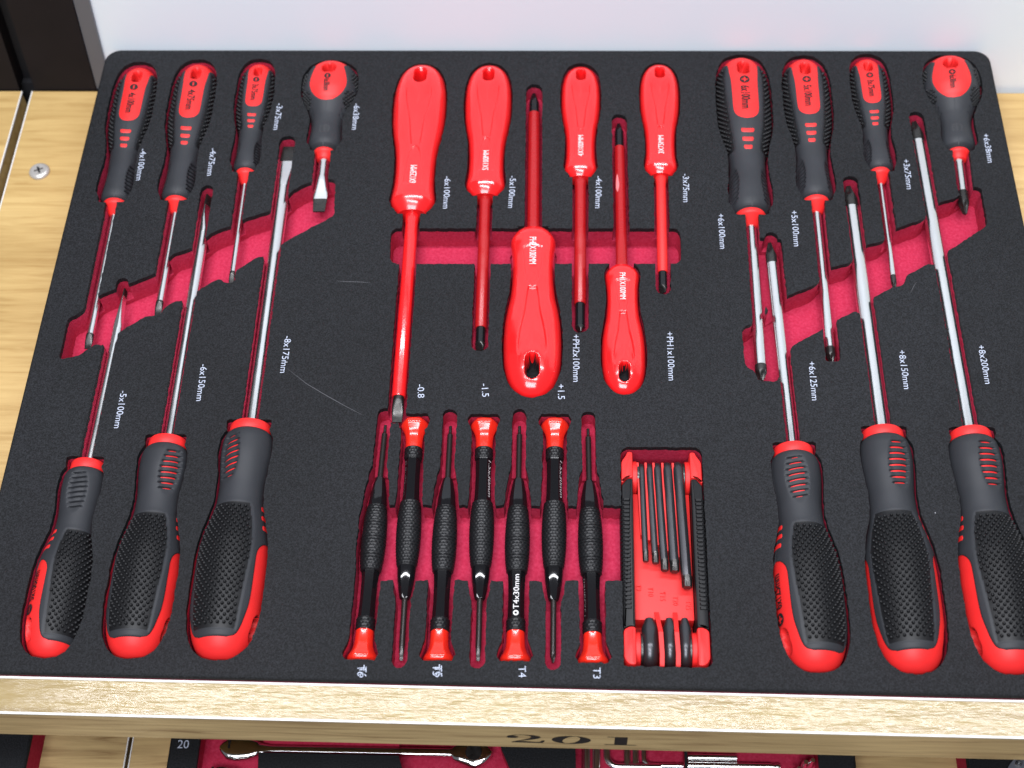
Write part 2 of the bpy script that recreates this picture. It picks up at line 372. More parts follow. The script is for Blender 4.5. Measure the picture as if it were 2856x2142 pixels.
def gripped_driver(butt, tip, Lh, R, h, shaft_r, kind, label, group, roll=0.0, collar=(.60, 4.0), cone=0.0, slots=(), text=None,
                   stub=False, tip_len=9.0, blade=None, tip_roll=0.0, slot_hw=None, nub_seed=0, tip_mat='dark_steel', slot_end=3.0, sdep=1.5, mg=0.35, dark_end=0, core_drop=1.15):
    L, rz, fr = tool_frame(butt, tip)
    zc = R; root = thing('stubby_screwdriver' if stub else 'screwdriver', (butt[0], butt[1], -h - R), rz, label, 'screwdriver', group)
    prof = PROFILE_STUB if stub else PROFILE_A; panel = PANEL_S if stub else PANEL_A
    PX, PY = zip(*prof)
    def rad_at(s): return R * pchip(PX, PY, s)
    hs0, hs1, hw = (.135, .26, .25 * R) if stub else (.082, .185, .225 * R)
    # ---- red core with the hanging hole; shade at its bottom is painted in foam black
    s = np.unique(np.concatenate([np.array([0, .003, .008, .015, .024, .034]), np.arange(.034, .19, 0.55 / Lh), np.linspace(.19, 1, 44)]))
    th = np.unique(np.concatenate([np.linspace(-30, 30, 55), np.linspace(30, 150, 30), np.linspace(150, 210, 55), np.linspace(210, 330, 30)]))[:-1]
    th = np.radians(th)
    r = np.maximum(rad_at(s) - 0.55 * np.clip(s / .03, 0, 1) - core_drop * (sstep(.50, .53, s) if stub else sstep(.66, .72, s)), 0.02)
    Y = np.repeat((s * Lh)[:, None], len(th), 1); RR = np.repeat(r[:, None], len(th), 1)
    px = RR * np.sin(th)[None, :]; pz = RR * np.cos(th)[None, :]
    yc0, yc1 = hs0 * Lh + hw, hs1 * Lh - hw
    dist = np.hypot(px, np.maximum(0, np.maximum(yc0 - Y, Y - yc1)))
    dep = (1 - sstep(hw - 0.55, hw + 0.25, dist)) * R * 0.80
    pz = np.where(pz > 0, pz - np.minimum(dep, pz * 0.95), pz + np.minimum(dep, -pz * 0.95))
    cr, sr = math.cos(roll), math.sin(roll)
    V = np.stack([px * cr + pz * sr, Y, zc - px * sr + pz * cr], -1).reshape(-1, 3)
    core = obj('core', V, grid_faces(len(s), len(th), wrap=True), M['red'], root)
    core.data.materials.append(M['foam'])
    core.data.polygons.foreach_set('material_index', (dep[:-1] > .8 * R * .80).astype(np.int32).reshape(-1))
    # ---- rubber over-mould, one shell per side
    s0 = .072 if stub else .072
    sv = np.unique(np.concatenate([np.linspace(s0, s0 + .04, 14), np.linspace(s0 + .04, .50, 84), np.linspace(.50, .74, 50), np.linspace(.74, .96, 170), np.linspace(.96, 1.0, 14)]))
    nu = 72; u = np.linspace(0, 1, nu)
    pr = np.radians(pchip(*zip(*panel), sv))
    rr = rad_at(sv)
    for side in (1, -1):
        T = pr[:, None] + (math.pi - 2 * pr)[:, None] * u[None, :]      # angle from panel axis
        D = np.zeros_like(T); SV = np.repeat(sv[:, None], nu, 1)
        A = T - math.pi / 2                                             # angle from pad axis
        if not stub:
            # nub pad: recessed field with a fine border groove
            hwid = np.radians(pchip([.08, .11, .2, .3, .42, .55, .63, .66], [39, 42, 43, 46, 50, 51, 48, 40], np.clip(sv, .08, .66)))[:, None]
            inside = np.minimum((hwid - np.abs(A)) * rr[:, None], np.minimum((SV - .100) * Lh, (.645 - SV) * Lh))
            D += -0.35 * sstep(0.0, 0.7, inside) - 0.30 * np.exp(-(inside / 0.45) ** 2)
            D += -0.22 * np.exp(-((SV - .69) * Lh / 0.1) ** 2) * 0
        for (sa, sc) in slots:                                          # scalloped finger recess with eight slots through to the core
            # sa: world angle (deg, from up) of the recess centre
            da = (sa - math.degrees(roll) + 180) % 360 - 180            # relative to panel axis
            tt = math.radians(abs(da))
            if (1 if da >= 0 else -1) != side: continue
            lat = (T - tt) * rr[:, None]; ya = (SV - .866) * Lh
            ov = 1 - np.sqrt((lat / (.40 * R)) ** 2 + (ya / (.135 * Lh)) ** 2)
            D += -1.0 * sstep(0, .45, ov)
            for k in range(8):
                yk = (.772 + k * .0262) * Lh; ww = R * (.20 + .20 * math.sin(math.pi * min(1.0, (k + 0.8) / 8.6))) * .80
                off = (3.5 - k) * .012 * R
                cap = np.maximum(np.abs(lat - off) - ww, 0); cy = (SV * Lh - yk) - 0.12 * (lat - off) * (1 if side > 0 else -1) * sc
                D += -sdep * (1 - sstep(.32, .62, np.hypot(cap, cy)))
        if stub:                                                        # three short creases on each flank near the waist
            for k in range(3):
                lat = (T - math.radians(62)) * rr[:, None]; yk = (.55 + .055 * k) * Lh
                cap = np.maximum(np.abs(lat) - 2.2, 0); cy = SV * Lh - yk - 0.45 * lat
                D += -1.0 * (1 - sstep(.1, .6, np.hypot(cap, cy)))
            for k in range(5):
                lat = T * rr[:, None]; yk = (.80 + .018 * k) * Lh
                cap = np.maximum(np.abs(lat) - (2.6 - .25 * abs(k - 2)), 0); D += -0.45 * (1 - sstep(.1, .5, np.hypot(cap, SV * Lh - yk)))
        rim = np.minimum(np.minimum(u[None, :], 1 - u[None, :]) * (math.pi - 2 * pr)[:, None] * rr[:, None], (SV - s0) * Lh)
        edge = np.where(pr[:, None] > 0.01, 1.0, 0.0)
        D += -0.42 * (1 - sstep(0, .6, np.where(edge > 0, rim, (SV - s0) * Lh + 9)))
        RAD = rr[:, None] + D
        # closing rows: outline folded down to below the core surface
        SVp = np.pad(SV, 1, mode='edge'); Tp = np.pad(T, 1, mode='edge'); Rp = np.pad(RAD, 1, mode='edge')
        e = np.zeros_like(Rp, bool); e[0, :] = e[-1, :] = True; e[:, 0] = e[:, -1] = True
        joined = np.pad(pr, 1, mode='edge')[:, None] < .01                   # the two shells run on into each other here
        colE = np.zeros_like(e); colE[:, 0] = colE[:, -1] = True
        Rp = np.where(e & ~(joined & colE), Rp - 1.0, Rp)
        ps = roll + side * Tp
        V = np.stack([Rp * np.sin(ps), SVp * Lh, zc + Rp * np.cos(ps)], -1).reshape(-1, 3)
        go = obj('grip', V, grid_faces(SVp.shape[0], SVp.shape[1], flip=(side < 0)), M['rubber'], root)
        if not stub:                                                    # same rubber on the nub pad, shade among the nubs painted in darker
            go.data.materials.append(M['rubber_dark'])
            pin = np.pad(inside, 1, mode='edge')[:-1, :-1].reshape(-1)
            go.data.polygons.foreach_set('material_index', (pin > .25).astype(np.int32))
    # front shoulder of the over-mould
    r1 = float(rad_at(np.array([1.0]))[0]); V, F = lathe([(Lh - 0.3, r1 + .02), (Lh + 0.5, r1 - .6), (Lh + 0.6, collar[0] * R * .8)], zc, 36, caps=False)
    obj('grip_shoulder', V, F, M['rubber'], root)
    # ---- rubber nubs (one joined field per handle)
    NV, NF = [], []
    rnd = random.Random(nub_seed)
    def nub(sv_, ang, hgt=0.95, nr=0.80):
        r0 = float(rad_at(np.array([sv_]))[0]) - 0.38; base = len(NV)
        cx, cz = math.sin(ang), math.cos(ang); tx, tz = math.cos(ang), -math.sin(ang)
        for (k, (dr, q)) in enumerate(((-.2, 1.0), (.55 * hgt, .86), (.9 * hgt, .55))):
            for m in range(7):
                a = m * 2 * math.pi / 7; lx = nr * q * math.cos(a); ly = nr * q * math.sin(a)
                NV.append(((r0 + dr) * cx + lx * tx, sv_ * Lh + ly, zc + (r0 + dr) * cz + lx * tz))
        NV.append(((r0 + hgt) * cx, sv_ * Lh, zc + (r0 + hgt) * cz))
        for k in range(2):
            for m in range(7): NF.append([base + k * 7 + m, base + k * 7 + (m + 1) % 7, base + (k + 1) * 7 + (m + 1) % 7, base + (k + 1) * 7 + m])
        for m in range(7): NF.append([base + 14 + m, base + 14 + (m + 1) % 7, base + 21])
    sc = R / 17.0
    if not stub:
        row = 0; y = .122 * Lh
        while y < .63 * Lh:
            s_ = y / Lh; r_ = float(rad_at(np.array([s_]))[0]); hwid = math.radians(float(pchip([.08, .11, .2, .3, .42, .55, .63, .66], [39, 42, 43, 46, 50, 51, 48, 40], np.array([s_]))[0])) - 1.3 / r_
            px_ = 2.95 * (0.75 + 0.25 * sc); off = 0.5 * px_ if row % 2 else 0.0
            k0 = int(hwid * r_ / px_) + 1
            for k in range(-k0, k0 + 1):
                a = (k * px_ + off) / r_
                if abs(a) > hwid: continue
                for side in (1, -1): nub(s_ + rnd.gauss(0, .0006), roll + side * math.pi / 2 + a, 1.5 * sc ** .5, .86 * (0.7 + 0.3 * sc))
            row += 1; y += 1.72 * (0.75 + 0.25 * sc)
    else:
        for side in (1, -1):
            for (cs, ca, cr_) in ((.25, 70, 5.2), (.48, 62, 5.2)):
                r_ = float(rad_at(np.array([cs]))[0])
                for i in range(-5, 6):
                    for j in range(-5, 6):
                        lx, ly = 1.9 * i + .95 * (j % 2), 1.65 * j
                        if lx * lx + ly * ly < cr_ ** 2: nub(cs + ly / Lh, roll + side * (math.radians(ca) + lx / r_), 1.5, .78)
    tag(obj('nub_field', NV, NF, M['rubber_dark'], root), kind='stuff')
    # ---- three red windows in the rubber, behind the panel
    if not stub:
        for side in (0, math.pi):
            for k, (sk, wk) in enumerate(((.553, .275), (.600, .235), (.644, .175))):
                r_ = float(rad_at(np.array([sk]))[0]); w = wk * R; t = .0145 * Lh
                nx, ny = 15, 7; V = []
                for j in np.linspace(-1, 1, ny):
                    for i in np.linspace(-1, 1, nx):
                        lx = i * (w - t + t * math.sqrt(max(0, 1 - j * j))); ly = j * t - .16 * w * (lx / w) ** 2 + .05 * w
                        psi = roll + side + lx / r_
                        rv = float(rad_at(np.array([sk + ly / Lh]))[0]) + (-.4 if abs(i) > .99 or abs(j) > .99 else .10)
                        V.append((rv * math.sin(psi), sk * Lh + ly, zc + rv * math.cos(psi)))
                F = grid_faces(ny, nx)
                obj('red_window', V, F, M['red'], root)
    # ---- print on the red panel: round symbol and size
    if text:
        def on_panel(v, dr=.30):
            s_ = v[:, 1] / Lh; r_ = rad_at(s_) - .55 + dr; psi = roll + v[:, 0] / r_
            return np.stack([r_ * np.sin(psi), v[:, 1], zc + r_ * np.cos(psi)], -1)
        ys0 = (.228 if not stub else .315) * Lh; rs = (.19 if not stub else .12) * R
        circ = [(rs * math.sin(a), ys0 + rs * math.cos(a)) for a in np.linspace(0, 2 * math.pi, 22, endpoint=False)]
        w_, l_ = rs * .17, rs * .62
        if kind == 'flat': hole = [(-w_, ys0 - l_), (w_, ys0 - l_), (w_, ys0 + l_), (-w_, ys0 + l_)]
        else: hole = [(ys_x, ys0 + ys_y) for ys_x, ys_y in ((-w_, -l_), (w_, -l_), (w_, -w_), (l_, -w_), (l_, w_), (w_, w_), (w_, l_), (-w_, l_), (-w_, w_), (-l_, w_), (-l_, -w_), (-w_, -w_))]
        v2, f2 = fill(circ, [hole]); obj('printed_symbol', on_panel(v2), f2, M['ink'], core, smooth=False)
        v, f = text_mesh(text, .022)
        y0t, y1t = (.272, .425) if not stub else (.35, .47); hh = (.36 if not stub else .24) * R
        vv = np.c_[-(v[:, 1] - .5) * hh, y0t * Lh + v[:, 0] * (y1t - y0t) * Lh]
        obj('printed_size', on_panel(vv), f, M['ink'], core, smooth=False)
    # ---- collar, shaft, tip
    cr_ = collar[0] * R; y = Lh + 0.45
    prof_c = [(y - 3, cr_ * .9), (y, cr_ * .98), (y + .4, cr_), (y + collar[1] - .8, cr_ * .985), (y + collar[1], cr_ * .93)]
    if cone: prof_c += [(y + collar[1] + .3, cr_ * .80), (y + collar[1] + cone, shaft_r * 1.35), (y + collar[1] + cone + .2, shaft_r * .9)]
    else: prof_c += [(y + collar[1] + .25, cr_ * .6), (y + collar[1] + .2, shaft_r * .9)]
    V, F = lathe(prof_c, zc, 40); obj('collar', V, F, M['red'], root, sharp=50)
    shaft_and_tip(root, y + collar[1] - 1, L, shaft_r, zc, kind, tip_len, tip_roll, blade=blade, tmat=tip_mat, dark_end=dark_end)
    # ---- pocket
    ys, ws = offset_outline(rad_at, Lh, mg)
    ys += [Lh + 1.2, Lh + 2.4, Lh + collar[1] + .8, Lh + collar[1] + 1.5]; ws += [max(cr_, ws[-1] * .96) + .2, cr_ + .7, cr_ + .6, cr_ - .8]
    outline_pocket(fr, ys, ws, h + R)
    slot_pocket(fr, Lh, L + slot_end, slot_hw or shaft_r + 1.0, h + shaft_r + 3.5)
    return root

# ------------------------------------------------------------------ insulated drivers
PROFILE_C = [(0, 0.0), (.006, .26), (.018, .42), (.045, .62), (.085, .79), (.14, .91), (.22, .985), (.31, 1.0), (.40, .98), (.5, .90), (.58, .80), (.66, .745), (.74, .725), (.81, .735), (.87, .77), (.905, .80), (.925, .805), (.955, .74), (.985, .60), (1.0, .50)]
def insulated_driver(butt, tip, Lh, R, h, sr, y_ins, kind, label, text, gtip=9.0, mark=None, troll=0.0, sgl=None, keyhole=True):
    L, rz, fr = tool_frame(butt, tip); fz = .86; zc = R * fz
    root = thing('insulated_screwdriver', (butt[0], butt[1], -h - zc), rz, label, 'screwdriver', 'all-red insulated screwdrivers in the middle of the tray')
    PX, PY = zip(*PROFILE_C)
    def rad_at(s): return R * pchip(PX, PY, s)
    s = np.unique(np.concatenate([np.array([0, .003, .008, .015, .024, .034]), np.arange(.034, .20, 0.5 / Lh), np.linspace(.20, .88, 150), np.linspace(.88, 1, 22)]))
    th = np.radians(np.unique(np.concatenate([np.linspace(-62, 62, 121), np.linspace(62, 298, 60)]))[:-1])
    r = np.maximum(rad_at(s), .02); e = 2.25
    q = (np.abs(np.sin(th)) ** e + np.abs(np.cos(th)) ** e) ** (-1 / e)
    Y = np.repeat((s * Lh)[:, None], len(th), 1); X = r[:, None] * (np.sin(th) * q)[None, :]; Z = fz * r[:, None] * (np.cos(th) * q)[None, :]
    SS = np.repeat(s[:, None], len(th), 1)
    top = Z > 0
    # shallow tapering thumb inset with a rounded end, and the print inset
    hwk = R * pchip([.0, .17, .25, .34, .45, .56, .60, .625, 1], [.40, .46, .50, .44, .30, .22, .18, .0, .0], s)[:, None]
    d1 = np.minimum(hwk - np.abs(X), (.61 - SS) * Lh * .7)
    dz = 1.6 * sstep(0, 1.0, d1) * sstep(.255, .365, SS + .0135 * np.abs(X) * 15 / R) + 0.12 * np.exp(-(d1 / .4) ** 2) * sstep(.12, .2, SS) * (1 - sstep(.60, .64, SS))
    hwp = R * pchip([.0, .60, .63, .70, .85, .868, 1], [0, 0, .16, .27, .36, .0, 0], s)[:, None]
    d2 = np.minimum(hwp - np.abs(X), (.868 - SS) * Lh)
    dz += 0.60 * sstep(0, .8, d2)
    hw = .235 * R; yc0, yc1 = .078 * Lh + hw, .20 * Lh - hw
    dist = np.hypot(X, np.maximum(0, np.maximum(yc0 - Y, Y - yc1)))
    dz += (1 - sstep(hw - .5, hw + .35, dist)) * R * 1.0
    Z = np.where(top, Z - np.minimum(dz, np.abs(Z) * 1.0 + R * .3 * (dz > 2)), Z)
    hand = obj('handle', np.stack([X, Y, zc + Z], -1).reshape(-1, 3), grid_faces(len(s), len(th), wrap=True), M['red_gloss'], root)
    hand.data.materials.append(M['foam'])  # foam black paints the shade at the bottom of the hanging hole
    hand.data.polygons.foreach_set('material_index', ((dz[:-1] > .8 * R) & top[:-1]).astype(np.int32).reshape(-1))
    V, F = lathe([(Lh - 2, .5 * R), (Lh, .5 * R), (Lh + .05, .2 * R)], zc, 36, sz=fz); obj('front_face', V, F, M['red_gloss'], root, sharp=40)
    # printed size on the inset
    v, f = text_mesh(text)
    def zs(x, y):
        s_ = y / Lh; r_ = rad_at(s_); a = np.clip(np.abs(x) / r_, 0, .99); return zc + fz * r_ * (1 - a ** e) ** (1 / e) - .60 + .40
    tl = {'6X125MM': 13.0, '5X100MM': 14.4, '4X100MM': 15.4, '3X75MM': 13.4, 'PH2X100MM': 17.0, 'PH1X100MM': 16.5}[text]; hh = .27 * R if R < 13 else .24 * R
    x = (v[:, 1] - .5) * hh; y = .857 * Lh - v[:, 0] * tl if kind == 'flat' else .90 * Lh - v[:, 0] * tl
    obj('printed_size', np.stack([x, y, zs(x, y) + (.60 if kind != 'flat' else 0)], -1), f, M['white_ink'], hand, smooth=False)
    if mark:
        rg = [(1.7 * R / 11 * math.cos(a), .235 * Lh + 1.7 * R / 11 * math.sin(a)) for a in np.linspace(0, 2 * math.pi, 24, endpoint=False)]
        ri = [(.84 * a, .235 * Lh + .84 * (b - .235 * Lh)) for a, b in rg]
        v2, f2 = fill(rg, [ri]); obj('moulded_mark', np.c_[v2, zs(v2[:, 0], v2[:, 1]) + .12], f2, M['red_gloss'], hand)
        v, f = text_mesh(mark); x = (v[:, 1] - .5) * 1.3; y = .235 * Lh + .95 - v[:, 0] * 1.9
        obj('moulded_mark', np.stack([x, y, zs(x, y) + .12], -1), f, M['red_gloss'], hand)
    # insulated shaft, bare tip
    yi = y_ins
    V, F = lathe([(Lh - 1, sr * 1.12), (Lh + 3, sr * 1.08), (Lh + 6, sr), (yi - .5, sr), (yi, sr * .90), (yi + .01, sr * .6)], zc, 30)
    obj('insulation', V, F, M['red_dark' if not sgl else sgl], root, sharp=40)
    shaft_and_tip(root, yi - 2, L, sr * .80, zc, kind, gtip, troll, smat='gloss_black', tmat='dark_steel' if kind == 'flat' else 'gloss_black', blade=sr * .86)
    if text == '6X125MM':
        root.children[-2].data.materials[0] = M['dark_steel']
    ys, ws = offset_outline(rad_at, Lh, .6)
    ys.append(Lh + 1.0); ws.append(.58 * R + .6)
    outline_pocket(fr, ys, ws, h + zc)
    slot_pocket(fr, Lh - 1, L + 3.0, sr + 1.2, h + sr + 3.0)
    return root

# ------------------------------------------------------------------ precision drivers
def scale_knurl(y0, y1, rfun, pitch, cols, hgt, n, dy):
    ys = np.arange(y0, y1 + dy * .5, dy); psi = np.linspace(0, 2 * math.pi, n, endpoint=False)
    row = np.floor((ys - y0) / pitch); fy = (ys - y0) / pitch - row
    u = psi[None, :] * cols / (2 * math.pi) + 0.5 * (row[:, None] % 2); fu = u - np.floor(u) - .5
    ar = np.sqrt(np.maximum(0, 1 - (fu / .62) ** 2))
    H = hgt * np.clip(1 - np.abs(fy[:, None] - .5 * ar) * 1.9, 0, 1) ** .6
    fade = np.minimum(1, np.minimum(ys - y0, y1 - ys) / .5 + .1)[:, None]
    R = rfun(ys)[:, None] + H * fade
    return ys, psi, R

PREC = {}
def precision_driver(cap_end, tip, label, kind, text=None, text_ang=0.0, h=7.0, src=None):
    L, rz, fr = tool_frame(cap_end, tip); zc = 7.0
    root = thing('precision_screwdriver', (cap_end[0], cap_end[1], -h - zc), rz, label, 'screwdriver', 'slim black precision screwdrivers in the lower middle pocket')
    sy = L / 123.3
    if 'cap' not in PREC:
        hexs = lambda amt: (lambda p, k: 1 - amt[k] * (1 - np.cos(math.pi / 6) / np.cos(((p + math.pi / 6) % (math.pi / 3)) - math.pi / 6)))
        cp = [(0, 4.6), (.4, 6.1), (1.2, 6.8), (2.6, 7.0), (3.8, 6.6), (5.6, 5.5), (7.8, 4.6), (10.5, 4.25), (14.6, 4.15), (15.3, 4.1)]
        V, F = lathe(cp, zc, 72, shape=hexs([.2, .5, .7, .7, .8, .8, .8, .8, .6, .3])); PREC['cap'] = make_mesh('cap', V, F, True, 55)
        def kn(name, y0, y1, rf, pitch, cols, n=132, dy=.22):
            ys, psi, R = scale_knurl(y0, y1, rf, pitch, cols, .55, n, dy)
            V = np.stack([R * np.sin(psi), np.repeat(ys[:, None], n, 1), zc + R * np.cos(psi)], -1).reshape(-1, 3)
            F = grid_faces(len(ys), n, wrap=True).tolist(); F.append(list(range(n))); F.append(list(range((len(ys) - 1) * n, len(ys) * n))[::-1])
            PREC[name] = make_mesh(name, V, F, True, 75)
        kn('knurled_ring', 15.3, 21.4, lambda y: np.full_like(y, 4.0), 1.5, 13)
        kn('knurled_grip', 44.4, 78.2, lambda y: pchip([44.4, 46, 52, 60, 68, 75, 78.2], [4.4, 4.65, 5.25, 5.5, 5.3, 4.7, 4.3], y), 1.5, 17)
        V, F = lathe([(21.2, 4.1), (21.6, 3.9), (30, 3.7), (40, 3.9), (44.6, 4.2)], zc, 72, shape=hexs([1, 1, 1, 1, 1])); PREC['barrel'] = make_mesh('barrel', V, F, True, 20)
        V, F = lathe([(78, 4.4), (79, 4.5), (85, 4.0), (90.5, 3.05), (93.2, 2.5), (93.8, 2.2), (93.9, 1.2)], zc, 72, shape=hexs([.4, .5, .6, .8, .7, .3, 0])); PREC['nose'] = make_mesh('nose', V, F, True, 30)
    for nm, mt in (('cap', 'red_cap'), ('knurled_ring', 'knurl'), ('barrel', 'gloss_black'), ('knurled_grip', 'knurl'), ('nose', 'gloss_black')):
        me = PREC[nm]
        if not me.materials: me.materials.append(M[mt])
        o = bpy.data.objects.new(nm, me); COL.objects.link(o); o.parent = root; o.scale = (1, sy, 1)
        if nm == 'barrel': barrel = o
    shaft_and_tip(root, 93 * sy, L, 1.4, zc, kind, 5.0 if kind == 'torx' else 6.5, smat='bit_steel', tmat='bit_steel', blade=1.0)
    tipo = root.children[-1]
    if kind == 'torx':
        for v in tipo.data.vertices:
            f = 1 - .32 * min(1, max(0, (v.co.y / MM - (L - 5)) / .8)); v.co.x *= f; v.co.z = zc * MM + (v.co.z - zc * MM) * f
    if text:
        v, f = text_mesh(text); r_ = 3.95
        y = 43.2 - v[:, 0] * 19.0 if text_ang == 0 else 22.5 + v[:, 0] * 19.5; lat = ((v[:, 1] - .5) if text_ang == 0 else -(v[:, 1] - .5)) * 2.7
        if text_ang == 0: y = 25.5 + (1 - v[:, 0]) * 0 + v[:, 0] * 17.0; lat = -(v[:, 1] - .5) * 2.6
        a = math.radians(text_ang)
        # lies on the flat of the hexagonal barrel
        rf = np.interp(y, [21.6, 30, 40, 44.6], [3.9, 3.7, 3.9, 4.2]) * math.cos(math.pi / 6) ** (1 if text_ang == 0 or True else 0) + .12
        V = np.stack([rf * math.sin(a) + lat * math.cos(a), y, zc + rf * math.cos(a) - lat * math.sin(a)], -1)
        obj('printed_size', V, f, M['white_ink'], barrel, smooth=False)
        if text_ang == 0:
            ring = [(1.25 * math.sin(t), 23.6 + 1.25 * math.cos(t)) for t in np.linspace(0, 2 * math.pi, 20, endpoint=False)]
            star = [((.85 if k % 2 else .5) * math.sin(k * math.pi / 6), 23.6 + (.85 if k % 2 else .5) * math.cos(k * math.pi / 6)) for k in range(12)]
            v2, f2 = fill(ring, [star]); z2 = np.interp(v2[:, 1], [21.6, 30], [3.9, 3.7]) * math.cos(math.pi / 6) + .12
            obj('printed_symbol', np.c_[v2, zc + z2], f2, M['white_ink'], barrel, smooth=False)
    ys = [-.8, 2, 5, 8.5, 12, 44, 52, 70, 78, 86, 93.5, 97]; ws = [6.6, 8.2, 7.4, 6.0, 5.9, 6.2, 7.0, 7.0, 6.4, 5.6, 4.6, 3.6]
    outline_pocket(fr, [a * sy for a in ys], ws, h + zc, .17)
    slot_pocket(fr, 92 * sy, L + 6.0, 3.5, h + 5.0)
    return root

# ------------------------------------------------------------------ the back: wall, dark panels, shelf boards
ZB = -33.0
def quad_box(name, xs, y0, y1, z0, z1, lean, material, label=None, cat=None, kind=None, parent=None):
    """upright board; lean = sideways drift per unit of height"""
    x0, x1 = xs; V = []
    for z in (z0, z1):
        d = lean * (z - z0)
        V += [(x0 + d, y0, z), (x1 + d, y0, z), (x1 + d, y1, z), (x0 + d, y1, z)]
    F = [[3, 2, 1, 0], [4, 5, 6, 7], [0, 1, 5, 4], [1, 2, 6, 5], [2, 3, 7, 6], [3, 0, 4, 7]]
    o = obj(name, V, F, material, parent, smooth=False)
    return tag(o, label, cat, None, kind)

quad_box('white_wall', (-266, 900), 389.5, 420, -180, 420, 0.0, M['wall'], kind='structure')
LEAN = 0.085
quad_box('grey_trim', (-273.6, -264.5), 387.6, 392, ZB + .2, 330, LEAN, M['grey_trim'], 'narrow grey trim strip between the dark panel and the white wall', 'trim')
quad_box('dark_panel', (-312.0, -273.9), 386.6, 398, ZB + .2, 330, LEAN, M['dark_panel'], 'dark brown upright panel beside the grey trim', 'panel', None)
quad_box('dark_panel', (-420, -321.5), 386.6, 398, ZB + .2, 330, LEAN, M['dark_panel'], 'dark brown upright panel standing behind the wood board without a screw', 'panel', None)
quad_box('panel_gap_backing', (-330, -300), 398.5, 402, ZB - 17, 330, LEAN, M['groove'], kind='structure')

def board(name, x0, x1, y0, y1, z0, z1, material, label, band_left=False, band_right=False, screw=None):
    root = thing(name, ((x0 + x1) / 2, (y0 + y1) / 2, z0), 0, label, 'board')
    cx, cy = (x0 + x1) / 2, (y0 + y1) / 2
    box('panel', x0 - cx, x1 - cx, y0 - cy, y1 - cy, 0, z1 - z0, material, root, bevel=.3, seg=1)
    if band_left: box('edge_band', x0 - cx - .7, x0 - cx - .02, y0 - cy, y1 - cy, z1 - z0 - 1.3, z1 - z0 + .15, M['band'], root, bevel=.2, seg=1)
    if band_right: box('edge_band', x1 - cx + .02, x1 - cx + .7, y0 - cy, y1 - cy, z1 - z0 - 1.3, z1 - z0 + .15, M['band'], root, bevel=.2, seg=1)
    return root
board('shelf_board', -313.2, 520, 1.5, 386, ZB - 17, ZB, M['wood'], 'light oak laminate board with a screw, under the foam tool tray', band_left=True)
board('shelf_board', -620, -320.4, 1.5, 386, ZB - 17, ZB, M['wood'], 'light oak laminate board across the narrow gap from the one with the screw', band_right=True)

quad_box('gap_blocker', (-345, -290), 2, 410, ZB - 21, ZB - 17.5, 0, M['groove'], kind='structure')  # added dark sheet, stops world light coming up through the board gap
quad_box('cabinet_back', (-500, 520), 393, 397, -300, ZB - .3, 0, M['groove'], kind='structure')
# pan-head screw in the board
t = thing('wood_screw', (-295.6, 321.5, ZB), 0, 'silver pan head screw in the light oak board', 'screw')
n = 40
pr_ = [(0.0, 5.9), (0.8, 6.1), (1.5, 5.7), (2.1, 4.9), (2.4, 4.2)]
V = np.concatenate([np.stack([r * np.sin(np.linspace(0, 2 * math.pi, n, endpoint=False)), r * np.cos(np.linspace(0, 2 * math.pi, n, endpoint=False)), np.full(n, z)], -1) for z, r in pr_])
F = grid_faces(len(pr_), n, wrap=True, flip=True).tolist(); obj('head', V, F, M['zinc'], t, sharp=60)
cross = [(-.7, -2.9), (.7, -2.9), (.7, -.7), (2.9, -.7), (2.9, .7), (.7, .7), (.7, 2.9), (-.7, 2.9), (-.7, .7), (-2.9, .7), (-2.9, -.7), (-.7, -.7)]
a25 = rad(25); cross = [(x * math.cos(a25) - y * math.sin(a25), x * math.sin(a25) + y * math.cos(a25)) for x, y in cross]
V, F = prism([(4.25 * math.sin(a), 4.25 * math.cos(a)) for a in np.linspace(0, 2 * math.pi, 36, endpoint=False)], 1.3, 2.42, [[(x * .93, y * .93) for x, y in cross]])
obj('head_face', V, F, M['zinc'], t, smooth=False)
V, F = prism([(3.6 * math.sin(a), 3.6 * math.cos(a)) for a in np.linspace(0, 2 * math.pi, 24, endpoint=False)], 0.4, 0.9)
obj('cross_recess', V, F, M['groove'], t, smooth=False)

# front lip with the number 201
lip = thing('drawer_front', (0, 0.1, -33.0), -0.0066, 'oak laminate drawer front lip numbered 201 in front of the foam tray', 'drawer front')
box('board', -420, 420, -16.6, -1.15, 0, 29.7, M['wood_top'], lip, bevel=.25, seg=1)
box('front_face', -420, 420, -17.3, -16.62, 0, 29.2, M['wood_face'], lip, bevel=.12, seg=1)
box('edge_band', -420, 420, -1.13, -0.1, 0, 30.1, M['band'], lip, bevel=.3, seg=2)
box('edge_band', -420, 420, -17.5, -16.45, 29.22, 30.0, M['band'], lip, bevel=.28, seg=2)
def digit(polys, x0, z0, w, hgt):
    for outer, holes in polys:
        v, f = fill(outer, holes)
        obj('printed_digit', np.stack([x0 + v[:, 0] * w, np.full(len(v), -17.42), z0 + v[:, 1] * hgt], -1), [q[::-1] for q in f] if False else f, M['ink'], lip, smooth=False)
def ell(cx, cy, a, b, rot=0, n=36): return [(cx + a * math.cos(t) * math.cos(rot) - b * math.sin(t) * math.sin(rot), cy + a * math.cos(t) * math.sin(rot) + b * math.sin(t) * math.cos(rot)) for t in np.linspace(0, 2 * math.pi, n, endpoint=False)]
